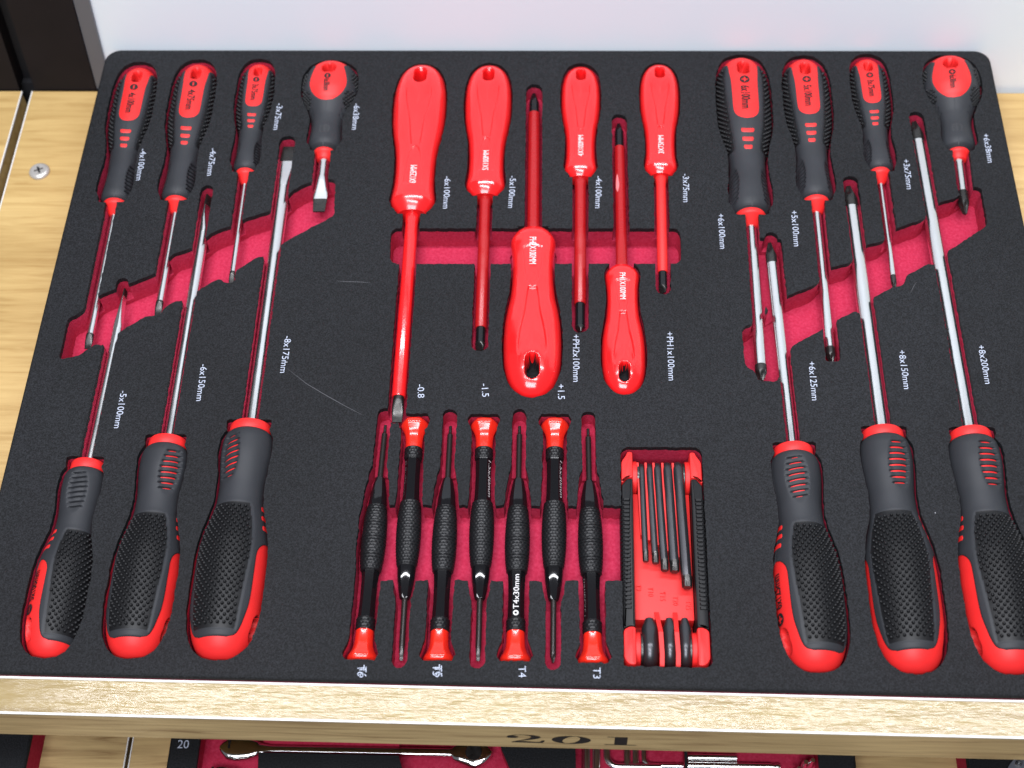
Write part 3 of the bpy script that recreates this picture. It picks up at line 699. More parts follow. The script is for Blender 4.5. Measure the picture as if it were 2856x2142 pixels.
two = [(.02, .66), (.06, .85), (.22, .97), (.45, 1.0), (.70, .97), (.86, .85), (.90, .70), (.84, .55), (.66, .40), (.42, .25), (.30, .19), (.55, .17), (.74, .12), (.86, .13), (.92, .30), (.97, .34), (1.0, .30), (.95, .0), (.14, .0), (.14, .06), (.40, .33), (.60, .55), (.66, .72), (.60, .88), (.46, .945), (.28, .93), (.17, .86), (.24, .83), (.33, .74), (.30, .62), (.18, .56), (.07, .58)]
Z0 = 7.2; HD = 11.0
digit([(two, [])], -10.2, Z0, 17.5, HD)
digit([(ell(.5, .5, .5, .5), [ell(.5, .5, .20, .46, -.25)])], 10.4, Z0 - .2, 17.5, HD)
digit([([(.30, .05), (.70, .05), (.70, 1.0), (.06, 1.0), (.06, .95), (.30, .95)], []), ([(0, -.03), (1, -.03), (1, .03), (0, .03)], [])], 34.2, Z0 - .1, 14.3, HD)

# ------------------------------------------------------------------ the tools
GA = 'black and red grip screwdrivers with the panel facing up'; GB = 'large black and red grip screwdrivers lying pad up'
R_ = rad
def up(butt, tip, yend, R, h, sr, kind, lab, text, **k):
    gripped_driver(butt, tip, abs(butt[1] - yend), R, h, sr, kind, lab, GA, text=text, cone=4.5, collar=(.56, 3.0), sdep=1.6, core_drop=2.6, mg=.9, **k)
SL = ((-118, 1), (118, 1), (-62, 1), (62, 1))
up((-237.2, 377.3), (-233.8, 181.2), 277, 12.4, 8.0, 2.0, 'flat', 'black and red screwdriver with 4x100mm printed in black on its panel', '4x100mm', roll=R_(-5), slots=SL, slot_hw=3.1, nub_seed=1)
up((-202.6, 379.3), (-200.2, 202.1), 278.5, 12.6, 7.5, 2.0, 'flat', 'black and red screwdriver with 4x75mm printed in black on its panel', '4x75mm', roll=R_(-5), slots=SL, slot_hw=3.0, nub_seed=2)
up((-166.6, 379.8), (-163.8, 221.5), 299, 10.4, 7.0, 1.5, 'flat', 'small black and red screwdriver beside the white print -3x75mm near the thick flat blade', '3x75mm', roll=R_(-4), slots=SL, slot_hw=3.0, nub_seed=3)
up((115.3, 383.6), (114.0, 164.9), 270.5, 15.1, 7.0, 3.0, 'phillips', 'black and red screwdriver with plus sign and 6x100mm on its panel', '6x100mm', slots=SL, slot_hw=3.6, nub_seed=4)
up((151.4, 383.2), (150.0, 176.0), 280.5, 13.2, 7.0, 2.5, 'phillips', 'black and red screwdriver with plus sign and 5x100mm on its panel', '5x100mm', slots=SL, slot_hw=3.6, nub_seed=5, roll=R_(3))
up((188.0, 384.2), (187.1, 222.0), 301.2, 10.8, 7.0, 1.5, 'phillips', 'small black and red screwdriver with plus sign and 3x75mm on its panel', '3x75mm', slots=SL, slot_hw=3.6, nub_seed=6, roll=R_(4))
GS = 'stubby ball-handled screwdrivers'
gripped_driver((-123.3, 379.3), (-121.6, 272), 65.3, 16.4, 7.0, 3.0, 'flat', 'stubby ball handled screwdriver with a short wide flat blade', GS, stub=True, collar=(.40, 2.2), cone=3.0, text='6x38mm', slot_hw=4.6, blade=4.1, tip_len=24, tip_mat='chrome', dark_end=8, slot_end=-6)
gripped_driver((235.2, 384), (230.6, 272.7), 68.5, 16.4, 7.0, 3.0, 'phillips', 'stubby ball handled screwdriver with a short dark cross tip', GS, stub=True, collar=(.40, 2.2), cone=3.0, text='6x38mm', slot_hw=4.6, tip_len=15, roll=R_(8), slot_end=-6)
def low(butt, tip, yend, R, h, sr, kind, lab, **k):
    gripped_driver(butt, tip, abs(yend - butt[1]), R, h, sr, kind, lab, GB, collar=(.615, 4.6), **k)
low((-219.6, 9.4), (-219.7, 218), 107, 14.1, 7.0, 2.5, 'flat', 'black and red screwdriver with 5x100mm on its side, panel turned toward the board', core_drop=2.4, roll=R_(-50), slots=((0, 1),), text='5x100mm', slot_hw=3.2, nub_seed=7, blade=2.6, tip_len=26, tip_roll=R_(82), tip_mat='chrome', dark_end=4.5)
low((-180.4, 9.8), (-183.6, 281.7), 120, 15.9, 6.2, 3.0, 'flat', 'black and red screwdriver beside the white print -6x150mm', core_drop=1.45, roll=R_(84), slots=((32, 1),), slot_hw=3.5, nub_seed=8, blade=3.2, tip_len=26, tip_roll=R_(65), tip_mat='chrome', dark_end=6)
low((-140.6, 9.8), (-143.0, 318), 129, 17.1, 6.4, 3.7, 'flat', 'black and red screwdriver beside the white print -8x175mm, with the widest flat blade', roll=R_(80), slots=((-34, 1),), slot_hw=4.4, nub_seed=9, blade=4.3, tip_len=30, tip_mat='chrome', dark_end=12)
low((128.4, 8.6), (123.8, 251.2), 119.5, 16.0, 6.0, 3.0, 'phillips', 'black and red cross screwdriver with 6x125mm printed on its side', core_drop=1.55, roll=R_(-72), slots=((-6, 1),), text='6x125mm', slot_hw=3.5, nub_seed=10, tip_len=14)
low((171.2, 8.7), (169.4, 290.1), 129, 16.9, 5.6, 3.9, 'phillips', 'black and red cross screwdriver beside the white print +8x150mm', roll=R_(80), slots=((20, 1),), slot_hw=4.2, nub_seed=11, tip_len=15)
low((214.2, 9.2), (210.8, 337.4), 129, 17.0, 5.6, 3.9, 'phillips', 'black and red cross screwdriver beside the white print +8x200mm, with the longest shaft', roll=R_(-80), slots=((22, 1),), slot_hw=4.15, nub_seed=12, tip_len=15)

insulated_driver((-70.0, 376.5), (-68.6, 136.5), 110, 15.2, 4.0, 3.5, 225.5, 'flat', 'large red insulated screwdriver printed 6X125MM, with the longest red shaft', '6X125MM', gtip=13, sgl='red_gloss')
insulated_driver((-30.9, 377), (-28.9, 179.5), 98, 13.4, 4.5, 3.1, 183.5, 'flat', 'red insulated screwdriver printed 5X100MM', '5X100MM', gtip=5, troll=R_(40))
insulated_driver((22.3, 377), (22.3, 191.5), 84, 11.2, 5.0, 3.2, 167.5, 'flat', 'red insulated screwdriver printed 4X100MM', '4X100MM', gtip=4, troll=R_(80))
insulated_driver((67.6, 377.3), (65.6, 216.0), 83.5, 11.2, 3.5, 2.8, 148.0, 'flat', 'red insulated screwdriver printed 3X75MM, with the thinnest shaft', '3X75MM', gtip=4.5, sgl='red', troll=R_(50))
insulated_driver((-1.6, 149.9), (-4.5, 358.0), 106.4, 15.0, 5.0, 3.5, 192.4, 'phillips', 'large red insulated screwdriver printed PH2X100MM, hanging hole toward the drawer front', 'PH2X100MM', gtip=12)
insulated_driver((44.5, 152.2), (44.1, 335), 80.4, 11.2, 5.0, 3.1, 164.9, 'phillips', 'red insulated screwdriver printed PH1X100MM, hanging hole toward the drawer front', 'PH1X100MM', gtip=10, mark='03')
phs = [o for o in COL.objects if o.get('label', '').startswith('red insulated screwdriver printed PH1')][0]
V = []
for i in range(9):
    t_ = i / 8; wd = 1.05 * math.sin(math.pi * (t_ * .92 + .04)) * (1 + .18 * math.sin(7 * t_))
    for j in (-1, -.33, .33, 1):
        a_ = rad(-32) + j * wd / 3.1; V.append((3.16 * math.sin(a_), 131 + 12.5 * t_, 11.2 * .86 + 3.16 * math.cos(a_)))
obj('chipped_spot', V, grid_faces(9, 4), M['pink_chip'], phs)

precision_driver((-76.2, 11.8), (-74.6, 136.4), 'slim black precision screwdriver with its red cap above the white T6', 'torx')
precision_driver((-59.8, 138.6), (-58.3, 13.4), 'flat tipped precision screwdriver whose red cap touches the big steel blade', 'flat', '0.8x30mm', 78)
precision_driver((-41.5, 12.0), (-42.0, 136.3), 'slim black precision screwdriver with its red cap above the white T5', 'torx')
precision_driver((-25.0, 138.8), (-23.4, 13.8), 'flat tipped precision screwdriver between the ones above the prints T5 and T4', 'flat', '1.5x30mm', -66)
precision_driver((-6.6, 12.3), (-7.6, 136.7), 'slim black precision screwdriver printed T4x30mm with its red cap above the T4', 'torx', 'T4x30mm', 0)
precision_driver((10.0, 139.2), (10.5, 13.6), 'cross tipped precision screwdriver between the ones above the prints T4 and T3', 'phillips', '1.5x30mm', -66)
precision_driver((28.6, 12.1), (26.4, 135.7), 'slim black precision screwdriver with its red cap above the white T3', 'torx', 'T3x30mm', -80)

# ------------------------------------------------------------------ folding torx key set
def tube(path, radii, n=16, shape=None):
    """tube along 3D points (in the y-z plane or nearly so)"""
    P = np.array(path, float); k = len(P); T = np.gradient(P, axis=0); T /= np.linalg.norm(T, axis=1)[:, None]
    V = []
    for i in range(k):
        a = np.cross(T[i], [1, 0, 0]); a /= np.linalg.norm(a); b = np.cross(T[i], a)
        psi = np.linspace(0, 2 * math.pi, n, endpoint=False); r = radii[i] * (shape(psi, i) if shape else 1)
        V.append(P[i] + (r * np.cos(psi))[:, None] * a + (r * np.sin(psi))[:, None] * b)
    V = np.concatenate(V); F = grid_faces(k, n, wrap=True, flip=True).tolist(); F.append(list(range(n))[::-1]); F.append(list(range((k - 1) * n, k * n)))
    return V, F

FX, FY = 61.6, 10.8; FD = 21.0
fk = thing('folding_torx_key_set', (FX, FY, -FD), 0, 'red and black folding torx key set with the keys folded in', 'key set')
TOPZ = FD - 0.5
def soft_prism(outline, z0, z1, c):
    o = ccw(outline); n_ = len(o); P_ = np.array(o)
    t_ = np.roll(P_, -1, 0) - np.roll(P_, 1, 0); t_ /= np.linalg.norm(t_, axis=1)[:, None]; nin = np.stack([-t_[:, 1], t_[:, 0]], -1)
    V = []
    for ins, z in ((0, z0), (0, z1 - c), (.30 * c, z1 - .30 * c), (c, z1)): V += [(p[0], p[1], z) for p in P_ + nin * ins]
    F = grid_faces(4, n_, wrap=True).tolist(); F.append(list(range(3 * n_, 4 * n_))); F.append(list(range(n_))[::-1])
    return V, F
def rail(sgn):
    # sgn -1 left, +1 right: outer half-width ~19.3, inner face ~13.6
    def X(a, b): return (sgn * a, sgn * b) if sgn > 0 else (sgn * b, sgn * a)
    def cap(y0, y1, slant0, slant1, name):
        # outline in the x-y plane with a slanted joint, rounded outer corner
        o, i_ = 19.4 * sgn, 13.7 * sgn; m = 16.4 * sgn
        if slant1: pts = [(i_, y0), (m, y0), (o - 1.4 * sgn, y0 + 1.0), (o, y0 + 3.4), (o, y1 - 1.0), (m, y1 + .6), (i_, y1 + .4)]
        else: pts = [(i_, y1), (m, y1), (o - 2.4 * sgn, y1 - 2.0), (o, y1 - 5.6), (o, y0 - 3.0), (m, y0 + .6), (i_, y0 + .4)]
        if sgn < 0: pts = pts[::-1]
        V, F = soft_prism(rounded(pts, 1.6, 5), .3, TOPZ, 1.1)
        obj(name, V, F, M['red'], fk, sharp=25)
    cap(0.2, 18.0, False, True, 'end_cap')
    cap(94.0, 109.0, True, False, 'end_cap')
    pts = [(13.9 * sgn, 18.5), (16.4 * sgn, 18.7), (19.3 * sgn, 17.2), (19.3 * sgn, 90.6), (16.4 * sgn, 94.4), (13.9 * sgn, 94.2)]
    if sgn < 0: pts = pts[::-1]
    V, F = soft_prism(rounded(pts, .8, 4), .2, TOPZ - .15, 1.0)
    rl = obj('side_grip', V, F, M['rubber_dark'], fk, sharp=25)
    for k in range(27):
        y = 27.5 + k * 2.12
        a, b = X(16.0, 19.8)
        V = []
        for (xx, zz) in ((15.3, TOPZ - .4), (15.9, TOPZ + .55), (18.2, TOPZ + .45), (19.3, TOPZ - .35), (19.95, TOPZ - 1.4), (19.95, 5.0)):
            V += [(sgn * xx, y - .55, zz), (sgn * xx, y + .55, zz)]
        for (xx, zz) in ((15.3, TOPZ - .6), (15.9, TOPZ - .4), (18.2, TOPZ - .4), (19.1, TOPZ - 1.2), (19.15, TOPZ - 2), (19.15, 5.0)):
            V += [(sgn * xx, y - .75, zz), (sgn * xx, y + .75, zz)]
        F = []
        for k_ in range(5):
            a_ = 2 * k_; F += [[a_, a_ + 1, a_ + 3, a_ + 2], [a_ + 1, a_ + 13, a_ + 15, a_ + 3], [a_, a_ + 2, a_ + 14, a_ + 12]]
        if sgn > 0: F = [f[::-1] for f in F]
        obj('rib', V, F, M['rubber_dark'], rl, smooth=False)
rail(-1); rail(1)
box('centre_plate', -13.6, 13.6, 25.0, 90.0, 1.0, TOPZ - 8.5, M['red'], fk, bevel=.5)
box('bottom_plate', -13.6, 13.6, 1.5, 107, 0.4, 2.4, M['red'], fk, bevel=.3, seg=1)
# pivots, bosses, washers
for y in (10.5, 99.0):
    V, F = lathe([(-13.6, 2.2), (13.6, 2.2)], 0, 20); V = np.stack([V[:, 1], V[:, 0] + y, V[:, 2] + 11.0], -1); obj('pivot_pin', V, F, M['dark_steel'], fk, sharp=40)
    for sgn in (-1, 1):
        V, F = lathe([(0, 8.3), (1.9, 8.3), (2.2, 7.9)], 0, 36); V = np.stack([sgn * (13.75 - V[:, 1]), V[:, 0] + y, V[:, 2] + 11.0], -1); obj('boss', V, F if sgn > 0 else [list(f)[::-1] for f in F], M['red'], fk, sharp=40)
        V, F = lathe([(0, 7.6), (.9, 7.6)], 0, 36); V = np.stack([sgn * (11.4 - V[:, 1]), V[:, 0] + y, V[:, 2] + 11.0], -1); obj('washer', V, F if sgn > 0 else [list(f)[::-1] for f in F], M['dark_steel'], fk, sharp=40)
# five slim keys hinged at the far end
for (x0, x1, ytip, r) in ((-9.4, -8.4, 51.9, 1.45), (-5.6, -3.9, 51.0, 1.65), (-1.7, 0.3, 47.4, 1.9), (3.2, 4.9, 46.8, 2.3), (8.3, 10.4, 39.0, 2.55)):
    path = []; rb = 5.2; yc, zc_ = 99.0, TOPZ - 3.0 - rb
    for a in np.linspace(-80, 90, 14): path.append((x0, yc + rb * math.cos(rad(a)) + 0.0, zc_ + rb * math.sin(rad(a))))
    y0 = yc
    ns = 10
    for k in range(1, ns + 1):
        t_ = k / ns; path.append((x0 + (x1 - x0) * t_, y0 + (ytip - y0) * t_, zc_ + rb - .3 * t_))
    nst = len(path)
    def shp(psi, i, nst=nst):
        y = path[i][1]
        if i > 14: return 1 - .10 * (1 - np.cos(math.pi / 6) / np.cos(((psi + .26) % (math.pi / 3)) - math.pi / 6)) * 6
        return 1.0
    V, F = tube(path[:-1] + [(path[-1][0], ytip + 5.5, path[-1][2])], [r] * nst, 24, shp); kk = obj('torx_key', V, F, M['gun_steel'], fk, sharp=35)
    rows = []
    psi = np.linspace(0, 2 * math.pi, 36, endpoint=False)
    for t_ in np.linspace(0, 1, 6):
        g = .20 * min(1, t_ / .5); rr = r * (1.0 - .06 * t_); lob = 1 - g * (.5 + .5 * np.cos(6 * psi))
        rows.append(np.stack([x1 + rr * lob * np.sin(psi), np.full(36, ytip + 5.6 - 5.6 * t_), zc_ + rb - .3 + rr * lob * np.cos(psi)], -1))
    F = grid_faces(6, 36, wrap=True, flip=True).tolist(); F.append(list(range(180, 216)))
    obj('key_tip', np.concatenate(rows), F, M['dark_steel'], kk, sharp=30)
# red dividers between the slim keys
for (xa, xb, yend) in ((-11.3, -9.9, 66), (-7.4, -6.6, 63.5), (-3.6, -2.2, 61), (.7, 2.0, 58), (5.7, 7.1, 55)):
    V = []
    for (x, y) in ((xa, 104.0), (xb, yend)):
        V += [(x - .5, y, 2), (x + .5, y, 2), (x + .5, y, TOPZ - 2.4 - (1.8 if y < 80 else 0)), (x - .5, y, TOPZ - 2.4 - (1.8 if y < 80 else 0))]
    obj('divider', V, [[0, 1, 2, 3], [7, 6, 5, 4], [0, 4, 5, 1], [1, 5, 6, 2], [2, 6, 7, 3], [3, 7, 4, 0]], M['red'], fk, smooth=False)
# three thick keys hinged at the near end
for (x, r, rb) in ((-7.3, 3.7, 6.0), (1.7, 2.9, 6.5), (8.7, 2.7, 6.6)):
    yc, zc_ = 10.5, TOPZ - 1.0 - r - rb
    path = [(x, yc + 13.5, zc_ + rb - 1.2)] + [(x, yc + 8.5, zc_ + rb - .4)] + [(x, yc + rb * math.cos(rad(a)), zc_ + rb * math.sin(rad(a))) for a in np.linspace(75, 265, 22)]
    V, F = tube(path, [r * .55, r] + [r] * 22, 26); obj('torx_key', V, F, M['gun_steel'], fk, sharp=50)
for (xa, xb) in ((-3.8, -2.2), (4.8, 5.0)):
    V = []
    for (x, y, z) in ((xb, .6, TOPZ - 3.0), (xb, 6, TOPZ - .4), (xb - .4, 16, TOPZ - .2), (xa, 28.6, TOPZ - 7.8)):
        V += [(x - 1.0, y, 2), (x + 1.0, y, 2), (x + 1.0, y, z), (x - 1.0, y, z)]
    F = [[3, 2, 1, 0], [12, 13, 14, 15]]
    for k in range(3): F += [[4 * k + m, 4 * k + (m + 1) % 4, 4 * k + 4 + (m + 1) % 4, 4 * k + 4 + m] for m in range(4)]
    obj('divider', V, F, M['red'], fk, smooth=True, sharp=30)
for s_, xa, ya in (('T9', -11.6, 42.3), ('T10', -6.1, 41.2), ('T15', -0.6, 39.1), ('T20', 5.3, 36.9), ('T25', 11.2, 34.8)):
    flat_text('moulded_size', s_, (xa, ya), (xa - .05, ya - (4.6 if len(s_) > 2 else 2.9)), 2.5, TOPZ - 8.5 + .5, M['red'], fk)
# flat_text is only a face: give the letters body
for c in list(fk.children):
    if c.name.startswith('moulded_size'):
        md = c.modifiers.new('body', 'SOLIDIFY'); md.thickness = 0.6 * MM; md.offset = -1
pocket(rounded([(42.0, 10.3), (44.0, 9.9), (79.6, 9.9), (81.6, 11.5), (81.4, 119.0), (79.0, 122.0), (44.5, 121.8), (41.9, 118.5)], 1.5, 4), FD)

# ------------------------------------------------------------------ the foam tray
chanL = [(-244.1, 169.5), (-244.6, 194.4), (-239.4, 197.8), (-231.1, 209.5), (-203.7, 224.1), (-195.8, 237.2), (-184.8, 242.0), (-176.5, 251.9), (-166.7, 256.8), (-159.0, 261.8), (-143.7, 268.4), (-135.9, 281.5), (-125.8, 288.1), (-117.8, 289.8), (-113.0, 288.8), (-111.5, 263.8), (-135.7, 246.3), (-145.7, 235.7), (-150.1, 235.4), (-160.3, 226.3), (-160.2, 218.6), (-164.7, 217.9), (-168.4, 221.3), (-176.6, 215.4), (-185.1, 206.1), (-188.1, 207.0), (-194.6, 202.6), (-196.2, 197.3), (-203.3, 196.8), (-213.1, 189.1), (-223.3, 178.0), (-226.3, 179.0), (-230.8, 175.8), (-233.6, 172.0)]
chanR = [(105.0, 192.4), (109.7, 195.1), (129.1, 212.4), (144.5, 219.8), (153.4, 231.0), (163.8, 234.1), (173.1, 245.8), (183.2, 249.0), (191.6, 257.9), (205.3, 263.3), (214.1, 274.4), (225.9, 278.8), (234.8, 286.4), (239.6, 284.8), (238.9, 259.6), (214.3, 240.9), (206.9, 233.0), (204.8, 233.9), (192.0, 226.0), (191.1, 222.1), (188.5, 219.2), (184.6, 219.1), (182.5, 217.2), (173.3, 211.8), (165.6, 200.8), (164.0, 203.7), (154.2, 197.9), (142.0, 189.4), (129.9, 181.9), (120.7, 160.1), (111.0, 160.5), (109.9, 166.2), (105.4, 168.5), (105.0, 179.9)]
chanC = [(-79.6, 252.6), (-77.4, 255.4), (74.0, 256.3), (75.8, 251.8), (75.5, 236.0), (73.6, 232.9), (-76.6, 231.5), (-79.0, 234.8)]
pocket(rounded(chanL, 2.2, 4), 16.0); pocket(rounded(chanR, 2.2, 4), 16.0); pocket(rounded(chanC, 2.0, 4), 16.0, .12)
pocket([(-81.6, 88.3), (42.6, 89.6), (43.6, 51.2), (-80.4, 49.3)], 14.0, .28)
pocket(rounded([(116.2, 210), (116.2, 250.8), (129.2, 249.6), (129.8, 205), (124, 190)], 1.6, 3), 15.0)
pocket(rounded([(146.2, 204), (145.6, 172.3), (153.0, 172.5), (153.4, 200)], 1.5, 3), 14.0)

def build_tray(name, outline, pockets, zt, thick, skin, label, root_loc):
    root = thing(name, (root_loc[0], root_loc[1], zt - thick), 0, label, 'foam tray')
    ox, oy = root_loc
    c = np.mean(outline, axis=0); inset = []
    n = len(outline)
    for i in range(n):
        p = np.array(outline[i]); a = np.array(outline[i - 1]); b = np.array(outline[(i + 1) % n]); tdir = (b - a) / np.linalg.norm(b - a)
        inset.append(tuple(p + np.array([-tdir[1], tdir[0]]) * 1.3))
    vs, fs = [], []
    for poly in [ccw(p) for p in [inset] + [p for p, d in pockets]]:
        k = len(vs); vs += [Vector(q) for q in poly]; fs.append(list(range(k, k + len(poly))))
    v, e, f, ov, oe, of = delaunay_2d_cdt(vs, [], fs, 1, 1e-4)
    P = np.array([(q.x - ox, q.y - oy) for q in v]); depth = []
    for o in of:
        ps = [i for i in o if i > 0]
        depth.append(max(pockets[i - 1][1] for i in ps) if ps else 0.0)
    zt_l = thick
    topV, topF, topI = [], [], {}
    redV, redF, redI = [], [], {}
    def tv(i, z):
        k = (i, round(z, 3))
        if k not in topI: topI[k] = len(topV); topV.append((P[i, 0], P[i, 1], z))
        return topI[k]
    def rv(i, z):
        k = (i, round(z, 3))
        if k not in redI: redI[k] = len(redV); redV.append((P[i, 0], P[i, 1], z))
        return redI[k]
    edge = {}
    for t_, d in zip(f, depth):
        t_ = list(t_)
        if d == 0: topF.append([tv(i, zt_l) for i in t_])
        else: redF.append([rv(i, zt_l - d) for i in t_])
        for a, b in zip(t_, t_[1:] + t_[:1]): edge[(a, b)] = d
    for (a, b), d in edge.items():
        d2 = edge.get((b, a))
        if d2 is None or d2 <= d: continue                              # d shallower side (a->b), neighbour deeper
        if d == 0:
            topF.append([tv(b, zt_l), tv(a, zt_l), tv(a, zt_l - skin), tv(b, zt_l - skin)])
            redF.append([rv(b, zt_l - skin), rv(a, zt_l - skin), rv(a, zt_l - d2), rv(b, zt_l - d2)])
        else:
            redF.append([rv(b, zt_l - d), rv(a, zt_l - d), rv(a, zt_l - d2), rv(b, zt_l - d2)])
    # rounded outer edge and sides
    m = len(inset)
    rings = [(np.array(inset), zt_l), (np.array(inset) * .35 + np.array(outline) * .65, zt_l - .35), (np.array(outline), zt_l - 1.2), (np.array(outline), zt_l - skin)]
    base = len(topV)
    for ring, z in rings: topV += [(q[0] - ox, q[1] - oy, z) for q in ring]
    for k in range(3): topF += [[base + k * m + (i + 1) % m, base + k * m + i, base + (k + 1) * m + i, base + (k + 1) * m + (i + 1) % m] for i in range(m)]
    b2 = len(redV)
    for z in (zt_l - skin, 0.0): redV += [(q[0] - ox, q[1] - oy, z) for q in outline]
    redF += [[b2 + (i + 1) % m, b2 + i, b2 + m + i, b2 + m + (i + 1) % m] for i in range(m)]
    redF.append([b2 + m + i for i in range(m)][::-1])
    top = obj('black_skin', topV, topF, M['foam'], root, sharp=40)
    obj('red_body', redV, redF, M['red_foam'], root, sharp=40)
    return root, top

def rrect(x0, x1, y0, y1, r0, r1, dy0=0.0):
    """counter-clockwise outline; r0 front corners, r1 back corners; dy0 lifts the left front corner"""
    out = []
    for cx, cy, r, a0 in ((x1 - r0, y0 + r0, r0, -90), (x1 - r1, y1 - r1, r1, 0), (x0 + r1, y1 - r1, r1, 90), (x0 + r0, y0 + r0 + dy0, r0, 180)):
        for a in np.linspace(a0, a0 + 90, 8): out.append((cx + r * math.cos(rad(a)), cy + r * math.sin(rad(a))))
    # even spacing on the long sides
    res = []
    for i in range(len(out)):
        a = np.array(out[i]); b = np.array(out[(i + 1) % len(out)]); k = max(1, int(np.linalg.norm(b - a) / 25))
        for j in range(k): res.append(tuple(a + (b - a) * j / k))
    return res

tray, skin = build_tray('foam_tool_tray', rrect(-258.6, 258.6, -1.3, 388.2, 4, 9, 3.3), POCKETS, 0.0, -ZB, 3.0, 'large black and red foam tray cut out for screwdrivers, on the oak board', (0, 194))
TXT = [('-4x100mm', -223.7, 310.9, -222.7, 287.9), ('-4x75mm', -184.0, 311.4, -183.5, 291.5), ('-3x75mm', -150.3, 345.3, -150.3, 325.4), ('-6x38mm', -105.8, 345.5, -105.5, 325.6),
       ('-6x100mm', -50.9, 291.7, -50.8, 269.0), ('-5x100mm', -14.9, 292.1, -15.4, 269.7), ('-4x100mm', 32.5, 292.4, 31.9, 269.8), ('-3x75mm', 80.1, 294.2, 79.6, 274.3),
       ('+6x100mm', 97.8, 266.2, 97.9, 242.8), ('+5x100mm', 137.2, 268.7, 137.0, 244.7), ('+3x75mm', 201.2, 305.1, 200.8, 284.0), ('+6x38mm', 247.4, 323.8, 247.1, 303.0),
       ('-5x100mm', -207.2, 150.9, -206.9, 129.2), ('-6x150mm', -168.8, 167.2, -168.1, 145.4), ('-8x175mm', -127.7, 184.8, -127.8, 162.5), ('+6x125mm', 138.6, 172.0, 138.5, 149.3),
       ('+8x150mm', 184.3, 179.3, 184.4, 156.4), ('+8x200mm', 224.3, 182.8, 224.7, 159.9), ('+PH2x100mm', 20.2, 187.2, 20.5, 158.8), ('+PH1x100mm', 68.0, 189.4, 68.2, 160.1),
       ('-0.8', -57.6, 156.4, -56.9, 148.5), ('-1.5', -25.5, 157.2, -24.7, 149.5), ('+1.5', 12.7, 157.3, 13.1, 148.5), ('T4', -3.2, 9.1, -2.9, 3.9), ('T3', 30.1, 9.0, 30.1, 3.9),
       ('T6', -75.3, 8.3, -74.9, 3.2), ('T6', -74.4, 7.6, -74.0, 2.6), ('T5', -41.6, 9.2, -41.2, 4.0), ('T5', -40.7, 8.6, -40.3, 3.4)]
for s_, x0, y0, x1, y1 in TXT:
    flat_text('printed_label', s_, (x0, y0 - 194), (x1, y1 - 194), 3.35 if len(s_) > 2 else 3.3, -ZB + .10, M['print'], skin)
def scuff(pts, w):
    P = np.array(pts, float); V, F = [], []
    for i, p in enumerate(P):
        d = P[min(i + 1, len(P) - 1)] - P[max(i - 1, 0)]; nrm = np.array([-d[1], d[0]]) / np.linalg.norm(d) * w * math.sin(math.pi * (i + .3) / (len(P) - .4))
        V += [(p[0] + nrm[0], p[1] - 194 + nrm[1], -ZB + .05), (p[0] - nrm[0], p[1] - 194 - nrm[1], -ZB + .05)]
    F = [[2 * i, 2 * i + 1, 2 * i + 3, 2 * i + 2] for i in range(len(P) - 1)]
    obj('scuff', V, F, M['dust'], skin, smooth=False)
scuff([(-126, 165), (-115, 156), (-104, 149), (-94, 143), (-85, 138)], .20)
scuff([(-106, 220), (-100, 219.6), (-94, 219.5), (-88, 219.0)], .22)
scuff([(193, 215), (195, 219), (197, 222)], .15)
scuff([(226, 374), (233, 376), (241, 378.5)], .9)

# ------------------------------------------------------------------ the lower shelf with more trays
ZT2 = -120.0; ZS2 = -140.0
board('lower_shelf_board', -215.3, 520, -80, 330, ZS2 - 17, ZS2, M['wood_face'], 'oak board below the drawer front, carrying the wrench tray', band_left=True)
board('lower_shelf_board', -620, -218.6, -80, 330, ZS2 - 17, ZS2, M['wood_face'], 'oak board below the drawer front, carrying the plain black tray with a red side', band_right=True)
quad_box('lower_gap_blocker', (-245, -190), -80, 330, ZS2 - 21, ZS2 - 17.5, 0, M['groove'], kind='structure')  # likewise added below the lower boards to keep their gap dark
build_tray('foam_tool_tray', rrect(-560, -263.6, -60, 300, 4, 6), [], ZT2, 20, 2.5, 'plain black foam tray with a red side, on the lower board', (-400, 100))
pk = [(rounded([(-174.2, 26), (-174.0, -20), (-140.5, -20), (-142.5, 3.5), (-142.8, 26)], 1.5, 3), 12.0), (rounded([(-145, 14.5), (-145, 4.8), (-66, 4.6), (-66, 14.5)], .5, 2), 9.0),
      (rounded([(-71, 30), (-70.2, 6.5), (-60, -22), (-2, -22), (-16.5, 9.6), (-20, 30)], 1.0, 2), 12.0), (rounded([(21.4, 30), (23.0, -24), (78.2, -24), (78.2, 30)], 1, 2), 12.0), (rounded([(79.6, 30), (79.6, -24), (146.5, -24), (146.8, 30)], 1, 2), 12.0)]
low_tray, low_skin = build_tray('foam_tool_tray', rrect(-189.8, 165.6, -60, 300, 3, 6), pk, ZT2, 20, 2.5, 'lower black and red foam tray marked 20, holding wrenches and hex keys', (-12, 100))
flat_text('printed_label', '20', (-185.5, 8.2 - 100 + 0.2), (-179.5, 8.2 - 100 + 0.2), 4.4, 20.1, M['print'], low_skin)
for c in low_skin.children: c.location.x += 0.012
build_tray('foam_tool_tray', rrect(222.1, 520, -60, 300, 4, 6), [], ZT2, 20, 2.5, 'black foam tray with a red side, holding a grey disc, on the lower board', (370, 100))

